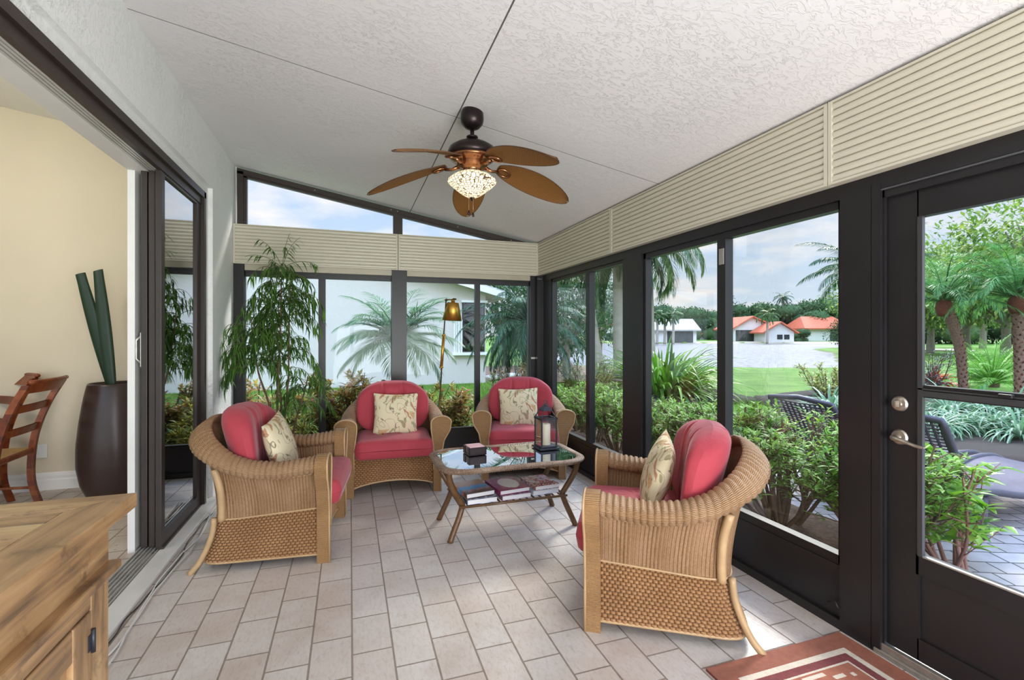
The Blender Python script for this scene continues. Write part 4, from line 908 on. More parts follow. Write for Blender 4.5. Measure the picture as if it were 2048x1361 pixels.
MB().box((bx-.03, ys, .712), (bx, by, zt_-.042), bev=.002).box((x0+.02, by-.022, .05), (bx-.006, by-.002, .70), bev=.002).box((x0+.02, by-.021, .70), (bx-.006, by-.001, zt_-.042), bev=.002).build('apron_board', WY, r)
b = MB(); b.box((bx-.02, ys, .688), (bx+.032, by+.006, .714), bev=.006); b.build('moulding', WY, r)
MB().box((bx-.028, by-.103, .03), (bx, by, .69), bev=.003).build('stile', WZ, r); MB().box((bx-.028, .58, .03), (bx, .66, .69), bev=.003).build('stile', WZ, r)
MB().box((bx-.028, ys, .622), (bx-.001, by-.103, .689), bev=.002).build('rail', WY, r); MB().box((bx-.028, ys, .03), (bx-.001, by-.103, .10), bev=.002).build('rail', WY, r)
for ya, yb_ in ((.665, 1.160), (1.164, 1.663), (.08, .575)):
    d = empty('door'); d.parent = r
    b = MB(); b.box((bx-.022, yb_-.095, .105), (bx+.002, yb_, .618), bev=.003); b.build('door_stile', WZ, d); b = MB(); b.box((bx-.022, ya, .105), (bx+.002, ya+.095, .618), bev=.003); b.build('door_stile', WZ, d)
    b = MB(); b.box((bx-.022, ya+.095, .53), (bx+.001, yb_-.095, .618), bev=.003); b.build('door_rail', WY, d); b = MB(); b.box((bx-.022, ya+.095, .105), (bx+.001, yb_-.095, .19), bev=.003); b.build('door_rail', WY, d)
    MB().box((bx-.022, ya+.09, .18), (bx-.012, yb_-.09, .54)).build('door_panel', WZ, d)
    b = MB(); b.tube([(bx+.006, yb_+.001, .50), (bx+.006, yb_+.001, .565)], .006, 8); b.box((bx, yb_-.02, .51), (bx+.004, yb_+.02, .555)); b.build('hinge', LM, d)
# ================================================================ woven rug by the door
RB, RC, RD, RM = plain('rug_brown', '#8f5846', .95, var=.12, vs=40, bs=.4, bsc=260), plain('rug_cream', '#cbbfae', .95, var=.08, vs=60, bs=.4, bsc=260), plain('rug_wine', '#74393a', .95, var=.12, vs=40, bs=.4, bsc=260), plain('rug_rust', '#9b5f49', .95, var=.15, vs=30, bs=.4, bsc=260)
b = MB(); cs = .0095; nx, ny = 80, 130
def rugc(i, j):
    e = min(i, nx-1-i, j, ny-1-j)
    if e < 9: return 0
    if e < 12: return 1
    if e < 16: return 2
    if e == 16: return 1
    x, y = i-17, j-17; cx = min(x, nx-35-x); cyy = min(y % 32, 31-y % 32)
    if cyy == 15 and cx > 8: return 1
    if cx in (4, 5) and cyy in (5, 6): return 1
    if cx in range(9, 15) and cyy in (4, 5): return 1
    if cx in (14, 15, 16) and cyy in (8, 9): return 1
    if cx in range(5, 10) and cyy in (11, 12): return 1
    if cx in range(17, 23) and cyy in (1, 2): return 1
    if cx in range(18, 23) and cyy in (12, 13): return 1
    return 2 if (cyy > 9 and cx > 7) or (cx > 14 and cyy > 5) else 3
vs = [(i*cs, j*cs, .009+.0006*((i+j) % 2)+(.0022 if min(i, nx-i, j, ny-j) < 2 else 0)) for j in range(ny+1) for i in range(nx+1)]
F = []; Mi = []
for j in range(ny):
    for i in range(nx): F.append((j*(nx+1)+i, j*(nx+1)+i+1, (j+1)*(nx+1)+i+1, (j+1)*(nx+1)+i)); Mi.append(rugc(i, j))
b.add(vs, F); b.m = Mi[:]; W_, H_ = nx*cs, ny*cs
b.add([(0, 0, .001), (W_, 0, .001), (W_, H_, .001), (0, H_, .001), (0, 0, .011), (W_, 0, .011), (W_, H_, .011), (0, H_, .011)], [(0, 3, 2, 1), (0, 1, 5, 4), (1, 2, 6, 5), (2, 3, 7, 6), (3, 0, 4, 7)], mi=2, smooth=False)
rg = b.build('doormat_rug', [RB, RC, RD, RM]); rg.location = (1.40, 1.625-H_, 0.0); tag(rg, 'flat woven rug in brown, wine and cream geometric pattern before the screen door', 'rug')
# ================================================================ cables along the sill
for k, (nm, col, off, lb) in enumerate((('cable', '#e8e6e2', .0, 'white cable lying along the marble sill of the sliding door'), ('cable', '#d4d2ce', .022, 'pale grey cable lying beside the white cable at the sliding door sill'), ('cable', '#2b2a2c', -.012, 'thin dark cable lying between the white cables and the marble sill'))):
    random.seed(10+k); pts = [(-1.005+off+.018*sin(y*5.3+k*1.3)+random.uniform(-.006, .006), y, .006+(.004 if k == 1 else 0)) for y in np.arange(.9, 4.72, .12)]
    tag(MB().tube(smoothpath(pts, 3), .0045 if k < 2 else .003, 6).build(nm, plain('cable_%s' % col[1:], col, .4)), lb, 'cable')
# ================================================================ dining room furniture
CHW = woodmat('cherry_wood', ['#4a1d0e', '#6e2f15', '#87421f', '#9a5428'], 'Z', .6); SEATR = wicker('rush_seat', '#a9824f', '#c29d66', '#7a5a34', 'band')
def dining_chair(x, y, a, lb):
    r = empty('dining_chair', (x, y, 0), a, lb, 'chair', 'cherry wood dining chairs')
    # local: back along x axis, facing +y
    for s in (-1, 1):
        P = smoothpath([(s*.235, -.24, 0), (s*.235, -.19, .20), (s*.235, -.195, .45), (s*.238, -.23, .65), (s*.245, -.30, .85), (s*.252, -.385, 1.02)], 5); b = MB(); 
        for i in range(len(P)-1):
            p, q = P[i], P[i+1]; w, d = .016, .022
            b.add([(c[0]+sx*w, c[1]+sy*d, c[2]) for c in (p, q) for sx, sy in ((-1, -1), (1, -1), (1, 1), (-1, 1))], [(0, 1, 5, 4), (1, 2, 6, 5), (2, 3, 7, 6), (3, 0, 4, 7)]+([(3, 2, 1, 0)] if i == 0 else [])+([(4, 5, 6, 7)] if i == len(P)-2 else []), smooth=False)
        b.build('back_post', CHW, r)
        MB().lathe([(.014, 0), (.018, .02), (.024, .05), (.016, .08), (.026, .12), (.018, .15), (.028, .20), (.018, .24), (.026, .29), (.020, .33), (.024, .40), (.024, .46)], 14, (s*.23, .21, 0)).build('leg', CHW, r)
    b = MB(); b.grid(lambda u, v: (lerp(-.255, .255, u), -.37-.035*(1-(2*u-1)**2)-.05*v+.0, .955+.085*v), 16, 4); b.grid(lambda u, v: (lerp(-.255, .255, u), -.345-.035*(1-(2*u-1)**2)-.05*v, .955+.085*v), 16, 4, flip=True)
    b.tube([(x_, -.405-.035*(1-(x_/.26)**2), 1.04) for x_ in np.linspace(-.262, .262, 15)], .017, 8); b.build('top_rail', CHW, r)
    for z, yy in ((.80, -.285), (.62, -.225)):
        MB().grid(lambda u, v: (lerp(-.235, .235, u), yy-.02*(1-(2*u-1)**2)-.02*v, z+.06*v), 12, 2).grid(lambda u, v: (lerp(-.235, .235, u), yy+.018-.02*(1-(2*u-1)**2)-.02*v, z+.06*v), 12, 2, flip=True).build('slat', CHW, r)
    b = MB(); b.box((-.25, -.21, .425), (.25, .235, .47), bev=.01); b.build('seat_frame', CHW, r); b = MB(); b.grid(lambda u, v: (lerp(-.235, .235, u), lerp(-.2, .225, v), .472+.018*sin(pi*u)**.5*sin(pi*v)**.5), 12, 12, uvs=(.5, .5)); b.build('seat', SEATR, r)
    b = MB()
    for s in (-1, 1): b.tube([(s*.235, -.2, .14), (s*.23, .21, .16)], .011, 8)
    b.tube([(-.23, .21, .24), (.23, .21, .24)], .011, 8); b.build('stretcher', CHW, r)
    return r
dining_chair(-2.66, 4.75, pi/2+.03, 'cherry wood ladder-back dining chair with rush seat, wholly seen beside the big dark vase')
dining_chair(-3.02, 5.10, pi*.5+.9, 'cherry wood dining chair mostly hidden, only its curled top rail showing past the other chair')
t_ = empty('dining_table', (-3.42, 4.45, 0), 0, 'dark cherry dining table with turned pedestal in the dining room', 'table')
MB().lathe([(.0, .735), (.60, .735), (.61, .745), (.61, .758), (.60, .765), (0, .765)], 48).build('table_top', CHW, t_)
MB().lathe([(.22, .0), (.20, .05), (.09, .10), (.055, .14), (.085, .18), (.05, .22), (.09, .27), (.055, .31), (.10, .38), (.06, .44), (.09, .50), (.05, .56), (.08, .64), (.12, .735)], 28).build('pedestal', CHW, t_)
# tall planter with bamboo poles
VX, VY = -1.935, 5.06
r = empty('floor_vase', (VX, VY, 0), 0, 'tall dark brown tapered floor vase against the beige dining room wall', 'vase')
VM = plain('dark_brown_glaze', '#3a2a27', .3, var=.08, vs=3, spec=.5); prof = [(0, 0), (.17, .0), (.185, .01)]+[(interp(z, [0, .12, .28, .45, .65, .85, .97], [.185, .235, .262, .262, .243, .215, .190]), z) for z in np.linspace(.03, .965, 20)]+[(.186, .978), (.176, .978), (.172, .93), (.16, .90), (0, .90)]
MB().lathe(prof, 56).build('body', VM, r)
PM = leafmat('deep_green_blade', ['#1f3426', '#263d2b', '#1a2c22'], .4, .08)
for k, (px0, py0, px1, py1, z1, w, lb) in enumerate(((-.02, .02, -.235, -.03, 1.915, .052, 'dark green upright leaf blade in the floor vase, leftmost and leaning most'), (-.0, -.06, -.10, -.06, 1.945, .050, 'dark green upright leaf blade in the floor vase, tallest and broadest'), (.10, .05, .26, .02, 1.52, .036, 'dark green leaf blade in the floor vase, mostly hidden by the sliding door edge'))):
    b = MB()
    def fn(u, v):
        t = v; x = lerp(px0, px1, t)+.0*t; y = lerp(py0, py1, t); a = 2*pi*u; ww = w*(.62+.38*sin(pi*min(1, t*.9+.05)))
        return (VX+x+ww*cos(a), VY+y+ww*.45*sin(a), lerp(.88, z1, t)+(.012*cos(a) if t > .97 else 0))
    b.grid(fn, 16, 14, closed_u=True); b.add([fn(i/16, 1) for i in range(16)], [tuple(range(16))], smooth=False); tag(b.build('leaf_blade', PM), lb, 'plant')
# ================================================================ foliage helpers
def leaf_tpl(w, bend=.2, n=4, fold=.15, tip=.5):
    """blade along +x length 1, width w; returns V (m,3), F quads"""
    V = []; 
    for i in range(n+1):
        t = i/n; ww = w*.5*(sin(pi*min(1, t**tip*.97+.03)))**.8 if 0 < i < n else w*.06
        z = -bend*t*t; V += [(t, -ww, z+fold*ww), (t, 0, z), (t, ww, z+fold*ww)]
    F = []
    for i in range(n):
        a = i*3; F += [(a, a+1, a+4, a+3), (a+1, a+2, a+5, a+4)]
    return np.array(V, float), np.array(F)
def unit(v): return v/np.maximum(1e-9, np.linalg.norm(v, axis=-1, keepdims=True))
def scatter(tpl, O, D, L, up=None, W=None):
    """place tpl at each origin O pointing along D with length L"""
    V, F = tpl; O = np.asarray(O, float); D = unit(np.asarray(D, float)); k = len(O); L = np.broadcast_to(np.asarray(L, float), (k,)); W = L if W is None else np.broadcast_to(np.asarray(W, float), (k,))
    up = np.tile([0, 0, 1.], (k, 1)) if up is None else np.asarray(up, float)
    Y = np.cross(up, D); bad = np.linalg.norm(Y, axis=1) < 1e-3; Y[bad] = [1, 0, 0]; Y = unit(Y); Z = np.cross(D, Y)
    P = O[:, None]+D[:, None]*(V[None, :, 0:1]*L[:, None, None])+Y[:, None]*(V[None, :, 1:2]*W[:, None, None])+Z[:, None]*(V[None, :, 2:3]*L[:, None, None])
    FF = F[None]+(np.arange(k)*len(V))[:, None, None]
    return P.reshape(-1, 3), FF.reshape(-1, F.shape[1])
def merge(parts):
    Vs, Fs, k = [], [], 0
    for V, F in parts: Vs.append(V); Fs.append(F+k); k += len(V)
    return np.concatenate(Vs), np.concatenate(Fs)
def rng(s): return np.random.default_rng(s)
BARK = plain('brown_bark', '#6e5642', .85, var=.25, vs=25, bs=.6, bsc=60); GBARK = plain('grey_bark', '#8d8379', .9, var=.2, vs=6, bs=.6, bsc=30)
# ================================================================ tall weeping houseplant
PX, PY = -.60, 4.93
r = empty('potted_plant', (PX, PY, 0), 0, 'tall weeping potted plant with narrow drooping leaves in the back left corner', 'plant')
MB().lathe([(0, 0), (.13, 0), (.135, .01), (.165, .26), (.175, .27), (.175, .295), (.160, .295), (.155, .26), (0, .26)], 32).build('pot', plain('terracotta_pot', '#8a5a40', .7, var=.1), r)
MB().lathe([(.154, .262), (.08, .272), (0, .268)], 20).build('soil', plain('potting_soil', '#3b2c22', .95, bs=1, bsc=60), r)
g = rng(5); stems = [[(-.02, 0, .26), (-.04, .0, .8), (-.02, 0, 1.3), (-.01, 0, 1.75), (.0, 0, 2.05)], [(.03, .02, .26), (.02, .03, .6), (.05, .02, 1.0), (.06, 0, 1.5), (.07, 0, 1.9)], [(-.05, .0, .26), (-.10, .0, .7), (-.20, 0, 1.05), (-.24, 0, 1.35), (-.27, 0, 1.62)], [(.05, -.01, .26), (.12, .02, .6), (.19, .03, .85), (.22, .02, 1.0)], [(-.06, .03, .26), (-.02, .08, .8), (-.12, .08, 1.3), (-.16, .05, 1.8)]]
b = MB(); SP = []
for s_ in stems: p = smoothpath(s_, 6); b.tube(p, np.linspace(.0125, .004, len(p)), 7); SP.append(np.array(p))
tw = MB(); O, D, Ln = [], [], []
def twig(o, d, ln, droop, nl):
    pts = []; p = np.array(o, float); v = np.array(d, float)
    for i in range(9): pts.append(p.copy()); v = unit(v+np.array([0, 0, -droop*(.35+i*.10)])); p = p+v*ln/8
    for q in pts: q[1] = min(q[1], .42); q[0] = max(q[0], -.46)
    tw.tube([tuple(q) for q in pts], [.0026]*5+[.0018]*4, 4, cap=False); pts = np.array(pts)
    for k in range(nl):
        f = g.uniform(.12, 1)*(len(pts)-1); i = min(int(f), len(pts)-2); q = pts[i]+(pts[i+1]-pts[i])*(f-i); t_ = unit(pts[i+1]-pts[i]); sd = unit(np.cross(t_, [0, 0, 1])+1e-4)*(1 if k % 2 else -1)
        O.append(q); D.append(t_*.5+sd*g.uniform(.4, .9)+np.array([g.normal(0, .2), g.normal(0, .2), -.55])); Ln.append(g.uniform(.075, .135))
for si, P in enumerate(SP):
    nt = [58, 46, 34, 24, 28][si]
    for k in range(nt):
        f = g.uniform(.48 if si not in (3,) else .35, 1)**.8; q = P[int(f*(len(P)-1))]; a = g.uniform(0, 2*pi); d = np.array([cos(a)*1.05, sin(a)*.65, g.uniform(.25, 1.0)]); twig(q, d, g.uniform(.22, .42)*(1 if f < .95 else .8), .42, 15)
for k in range(10): twig((-.27+g.normal(0, .02), g.normal(0, .03), 1.15+g.uniform(-.1, .2)), (-.9, g.uniform(-.6, .2), .3), .30, .55, 22)
for d in ((-.35, -.05, .95), (.25, .0, 1.0), (.1, .05, 1.1), (.85, -.1, .6), (-.7, -.2, .7)): twig((0, 0, 2.02), d, .34, .22, 13)
b.build('stem', BARK, r); tw.build('twigs', plain('green_twig', '#5f6a3a', .6, var=.2), r)
V, F = scatter(leaf_tpl(.12, .30, 4, .3), O, D, Ln); V[:, 1] = np.minimum(V[:, 1], .45); V[:, 0] = np.maximum(V[:, 0], -.485); raw_mesh('foliage', V, F, leafmat('weeping_leaf', ['#345426', '#456a2e', '#5a8238', '#3c5e2a', '#6f9644'], .4, .35), r)
# ================================================================ outdoors: land, water, paving
def cam_dl(x, y): return FWD.x*x+FWD.y*y, RGT.x*x+RGT.y*y       # depth and lateral of a plan point
def lake_s(D, l):
    """signed distance-ish: >0 inside the lake"""
    right = np.interp(D, [28, 32, 40, 55, 67, 90, 110], [17, 22, 27, 37, 42, 70, 110]); left = np.interp(D, [28, 40, 110], [0, 2, 4]); near = 31.5+1.2*np.sin(l*.25); far = 109+3*np.sin(l*.05)
    return np.minimum(np.minimum(D-near, (far-D)), np.minimum(right-l, l-left))
def land_z(x, y):
    D, l = cam_dl(x, y); s = lake_s(D, l); base = np.interp(D, [-60, 9, 31, 108, 125, 260], [-.12, -.12, -.72, -.55, -.1, .6]); base = np.where(l > np.interp(D, [28, 110], [22, 75]), np.maximum(base, -.45), base)
    base = np.where((y > 4) & (x < 6) & (y < 26), -.12, base)
    return base+np.where(s > 0, -np.clip(s, 0, 1.6)*.8, 0)
gx = np.r_[-60:-10:5, -10:70:1.0, 70:200:4]; gy = np.r_[-30:-4:4, -4:130:1.0, 130:240:5]
X_, Y_ = np.meshgrid(gx, gy); Z_ = land_z(X_, Y_); inside = (X_ > -8) & (X_ < 2.2) & (Y_ > -3) & (Y_ < 5.3); Z_ = np.where(inside, -.3, Z_)
V = np.stack([X_.ravel(), Y_.ravel(), Z_.ravel()], 1); nxx = len(gx); I = np.arange(len(gy)-1)[:, None]*nxx+np.arange(nxx-1)[None]; F = np.stack([I, I+1, I+nxx+1, I+nxx], -1).reshape(-1, 4)
def lawnmat():
    m, t, b = M_new('lawn_grass'); L = t.links.new; b.inputs['Roughness'].default_value = .75; b.inputs['Specular IOR Level'].default_value = .2; tc = nd(t, 'ShaderNodeTexCoord')
    n = nd(t, 'ShaderNodeTexNoise', i_Scale=.8, i_Detail=6, i_Roughness=.7); L(tc.outputs['Object'], n.inputs['Vector']); n2 = nd(t, 'ShaderNodeTexNoise', i_Scale=22, i_Detail=4, i_Roughness=.8); L(tc.outputs['Object'], n2.inputs['Vector'])
    f = math1(t, 'ADD', math1(t, 'MULTIPLY', n.outputs['Fac'], .5), math1(t, 'MULTIPLY', n2.outputs['Fac'], .5)); r = ramp(t, f, [(.36, s2l('#47662a')), (.5, s2l('#638a34')), (.62, s2l('#86a34c'))])
    # bare sandy bank where the land dips to the water
    sp = nd(t, 'ShaderNodeSeparateXYZ'); L(tc.outputs['Object'], sp.inputs[0]); bk = ramp(t, math1(t, 'ADD', sp.outputs['Z'], math1(t, 'MULTIPLY', n.outputs['Fac'], .12)), [(0, (0,)*3)]); bk.color_ramp.elements[0].position = 0
    mr = nd(t, 'ShaderNodeMapRange'); mr.inputs['From Min'].default_value = -.76; mr.inputs['From Max'].default_value = -.66; L(math1(t, 'ADD', sp.outputs['Z'], math1(t, 'MULTIPLY', n.outputs['Fac'], .06)), mr.inputs[0])
    mx = nd(t, 'ShaderNodeMixRGB'); L(mr.outputs[0], mx.inputs[0]); mx.inputs[1].default_value = (*s2l('#8d8069'), 1); L(r.outputs[0], mx.inputs[2]); L(mx.outputs[0], b.inputs['Base Color']); bump(t, b, n2.outputs['Fac'], 1, .05); return m
LAWN = lawnmat(); struct(raw_mesh('ground_lawn', V, F, LAWN))
def watermat():
    m, t, b = M_new('lake_water'); L = t.links.new; b.inputs['Roughness'].default_value = .35; b.inputs['Specular IOR Level'].default_value = .06
    tc = nd(t, 'ShaderNodeTexCoord'); mp = nd(t, 'ShaderNodeMapping'); mp.inputs['Rotation'].default_value = (0, 0, -SAZ); mp.inputs['Scale'].default_value = (1, .55, 1); L(tc.outputs['Object'], mp.inputs[0])
    n = nd(t, 'ShaderNodeTexNoise', i_Scale=2.4, i_Detail=4, i_Roughness=.6); L(mp.outputs[0], n.inputs['Vector']); bump(t, b, n.outputs['Fac'], 1.0, .3); r = ramp(t, n.outputs['Fac'], [(.38, (.15, .15, .155)), (.62, (.28, .272, .275))]); L(r.outputs[0], b.inputs['Base Color']); return m  # sparkle and reflected sky painted as grey noise in the base colour
b = MB(); q = [at_z(1024+957.5*l/D, 669, 0) if 0 else (FWD*D+RGT*l) for D, l in ((29, -4), (29, 30), (118, 130), (118, -10))]; b.add([(p.x, p.y, -.80) for p in q], [(0, 1, 2, 3)], smooth=False); struct(b.build('water_lake', watermat()))
def pavermat():
    m, t, b = M_new('concrete_pavers'); L = t.links.new; b.inputs['Roughness'].default_value = .8; tc = nd(t, 'ShaderNodeTexCoord'); mp = nd(t, 'ShaderNodeMapping'); mp.inputs['Rotation'].default_value = (0, 0, .42); L(tc.outputs['Object'], mp.inputs[0])
    w = nd(t, 'ShaderNodeTexNoise', i_Scale=3, i_Detail=2); L(tc.outputs['Object'], w.inputs['Vector']); o = nd(t, 'ShaderNodeVectorMath', operation='MULTIPLY_ADD'); L(w.outputs['Color'], o.inputs[0]); o.inputs[1].default_value = (.03,)*3; L(mp.outputs[0], o.inputs[2])
    br = nd(t, 'ShaderNodeTexBrick', offset=.5, squash=.66, squash_frequency=3); L(o.outputs[0], br.inputs['Vector'])
    for k, v in (('Scale', 1), ('Mortar Size', .006), ('Mortar Smooth', .3), ('Brick Width', .235), ('Row Height', .155), ('Bias', 0)): br.inputs[k].default_value = v
    br.inputs['Color1'].default_value = (*s2l('#b7aeb0'), 1); br.inputs['Color2'].default_value = (*s2l('#98908f'), 1); br.inputs['Mortar'].default_value = (*s2l('#4c4645'), 1)
    n = nd(t, 'ShaderNodeTexNoise', i_Scale=14, i_Detail=5); L(tc.outputs['Object'], n.inputs['Vector']); r = ramp(t, n.outputs['Fac'], [(.3, (.8, .78, .78)), (.7, (1, 1, 1))]); mx = nd(t, 'ShaderNodeMixRGB', blend_type='MULTIPLY'); mx.inputs[0].default_value = .8; L(br.outputs[0], mx.inputs[1]); L(r.outputs[0], mx.inputs[2]); L(mx.outputs[0], b.inputs['Base Color'])
    bump(t, b, math1(t, 'SUBTRACT', math1(t, 'MULTIPLY', n.outputs['Fac'], .3), br.outputs['Fac']), .8, .01); return m
def flat(name, poly, z0, z1, mat): b = MB(); b.prism(poly, lambda x, y: (x, y, z0), lambda x, y: (x, y, z1)); return struct(b.build(name, mat))
flat('patio_floor', [(2.28, -4), (8.6, -4), (8.2, 3.5), (6.8, 4.1), (5.2, 4.3), (2.28, 4.3)], -.3, -.085, pavermat())
MUL = plain('dark_mulch', '#2e2420', .95, var=.5, vs=40, bs=1, bsc=50); MUL2 = plain('brown_mulch', '#6b5546', .95, var=.4, vs=30, bs=1, bsc=40)
def mound(name, poly, z0, h, mat, seed):
    P = np.array(poly, float); c = P.mean(0); rg_ = rng(seed); b = MB(); rings = [(1, -.05), (.985, h*.6), (.9, h), (.6, h*1.1), (0, h*1.2)]
    loop, _ = even_loop([tuple(p) for p in P], 90); vs = []
    for k, (s_, z) in enumerate(rings[:-1]):
        for p in loop: q = c+(p-c)*s_; vs.append((q[0], q[1], z0+z+(rg_.normal(0, .008) if k else 0)))
    vs.append((*c, z0+h*1.2)); n = 90; F = [(k*n+i, k*n+(i+1) % n, (k+1)*n+(i+1) % n, (k+1)*n+i) for k in range(3) for i in range(n)]+[(3*n+i, 3*n+(i+1) % n, 4*n) for i in range(n)]
    b.add(vs, F); o = b.build(name, mat); o['kind'] = 'structure'; return o
mound('ground_bed_hedge', [(2.75, 1.9), (3.55, 1.95), (3.65, 4), (3.7, 7.2), (2.8, 7.3)], -.085, .03, MUL2, 1)
mound('ground_bed_palm', [(7.4, 3.0), (9, 1.5), (13, 1), (16, 6), (14, 10), (9, 9), (7.0, 5.2), (6.6, 4.3)], -.10, .05, MUL, 2)
mound('ground_bed_back', [(-2.2, 6.0), (2.1, 6.0), (2.0, 7.6), (1.1, 7.7), (-2.2, 7.8)], -.12, .03, MUL, 3)
mound('ground_bed_lily', [(5.5, 9.0), (9.0, 8.4), (9.6, 11), (7.5, 12), (5.2, 11.5)], -.12, .03, MUL, 4)
# ---- loose grass blades nearest the house
g = rng(3); N_ = 52000; px_ = np.r_[g.uniform(2.35, 9.0, N_*3//5), g.uniform(-2.5, 4.6, N_*2//5)]; py_ = np.r_[4.4+9*g.uniform(0, 1, N_*3//5)**1.3, g.uniform(7.5, 14.2, N_*2//5)]
ok = ~((px_ < 3.75) & (py_ < 7.3) & (px_ > 2.7)) & ~((px_ > 5.3) & (px_ < 9.4) & (py_ > 8.8) & (py_ < 11.7)); px_, py_ = px_[ok], py_[ok]
O = np.stack([px_, py_, np.full(len(px_), -.125)], 1); D = np.stack([g.normal(0, .35, len(px_)), g.normal(0, .35, len(px_)), np.ones(len(px_))], 1)
Vt = np.array([[0, -.5, 0], [0, .5, 0], [.6, .35, -.08], [.6, -.35, -.08], [1, 0, -.3]], float); Ft = np.array([[0, 1, 2, 3], [3, 2, 4, 4]])
Ft = np.array([[0, 1, 2, 3]]); Vt = np.array([[0, -.5, 0], [0, .5, 0], [1, .08, -.3], [1, -.08, -.3]], float)
V, F = scatter((Vt, Ft), O, D, g.uniform(.05, .10, len(O)), up=np.stack([g.normal(0, 1, len(O)), g.normal(0, 1, len(O)), np.zeros(len(O))], 1), W=np.full(len(O), .008))
tag(raw_mesh('grass', V, F, leafmat('grass_blade', ['#4d7026', '#6b9436', '#86aa48', '#5c8430'], .5, .4)), 'short mown lawn grass between the sunroom and the hedge', 'grass', kind='stuff')
# ================================================================ neighbouring white house
HW = stucco_mat('house_stucco', '#cdc6c1', .5, .5, .02); WHT = plain('white_trim', '#e8e8e8', .5); TILE_W = plain('pale_roof_tile', '#c9c6c4', .6, var=.1, vs=3, bs=.2); DKS = plain('dark_insect_screen', '#24262b', .4, var=.1); 
HY, HX = 14.45, 4.02
r = empty('neighbour_house', (0, HY, 0), 0, 'white stucco neighbouring house with gable end outside the back windows', 'house')
def rakez(x): return 2.72+(HX-x)*.265 if x > -1.2 else 2.72+(HX+1.2)*.265-(-1.2-x)*.265
b = MB(); poly = [(-9, -.3), (HX, -.3), (HX, rakez(HX)), (-1.2, rakez(-1.2)), (-9, rakez(-9))]; b.prism(poly, lambda x, z: (x, 0, z), lambda x, z: (x, .2, z)); b.box((HX-.2, .2, -.3), (HX, 9, 2.72)); b.build('wall', HW, r)
b = MB(); 
for xa, xb in ((HX+.55, -1.2), (-1.2, -9.5)):
    za, zb = rakez(xa)+.04, rakez(xb)+.04; b.add([(xa, -.35, za), (xb, -.35, zb), (xb, 9.5, zb), (xa, 9.5, za), (xa, -.35, za+.12), (xb, -.35, zb+.12), (xb, 9.5, zb+.12), (xa, 9.5, za+.12)], [(0, 3, 2, 1), (4, 5, 6, 7), (0, 1, 5, 4), (1, 2, 6, 5), (2, 3, 7, 6), (3, 0, 4, 7)], smooth=False)
b.build('roof', TILE_W, r)
b = MB(); za = rakez(HX+.55); b.add([(HX+.57, -.37, za-.08), (-1.2, -.37, rakez(-1.2)-.08), (-1.2, -.37, rakez(-1.2)+.10), (HX+.57, -.37, za+.10), (HX+.57, -.34, za-.08), (-1.2, -.34, rakez(-1.2)-.08), (-1.2, -.34, rakez(-1.2)+.10), (HX+.57, -.34, za+.10)], [(0, 1, 2, 3), (4, 7, 6, 5), (0, 4, 5, 1), (3, 2, 6, 7), (0, 3, 7, 4)], smooth=False); b.box((HX+.53, -.37, za-.08), (HX+.58, 9.5, za+.10)); b.build('fascia', WHT, r)
def hx(px): 
    d = ray(px, 650); return d.x/d.y*HY
def hz(px, py_): 
    d = ray(px, py_); return CH+d.z/d.y*HY
wx0, wx1, wz0, wz1 = hx(926), hx(967), hz(945, 702), hz(945, 607)
w = MB().box((wx0-.03, -.03, wz0-.03), (wx1+.03, .02, wz1+.03)).build('window', DKS, r); MB().box((wx0, -.045, wz0), (wx1, -.03, wz1)).build('pane', glassmat('dark_pane', (.25, .27, .3), 3), w)
b = MB()
for k in range(5): b.box((wx0-.30+.055*k, -.10+.02*(k % 2), wz0-.06), (wx0-.262+.055*k, 0, hz(915, 640))); 
b.build('folding_shutter', WHT, r); MB().box((wx0-.36, -.14, wz0-.13), (wx1+.1, 0, wz0-.05)).build('sill', WHT, r); MB().box((wx0-.06, -.06, wz1+.02), (wx1+.12, 0, wz1+.09)).build('lintel', WHT, r)
# patio of the neighbour, low curb and dark fence behind
flat('path_neighbour', [(4.4, 15.5), (10, 15.5), (10, 21), (4.4, 21)], -.3, -.06, plain('pink_paving', '#b08f80', .8, var=.1, vs=4))
tag(MB().tube(smoothpath([(4.2, 15.1, -.05), (4.9, 15.2, .0), (5.6, 14.9, .0), (6.4, 14.6, -.05)], 5), .10, 8).build('garden_kerb', WHT), 'white curved garden kerb beside the neighbouring house', 'kerb')
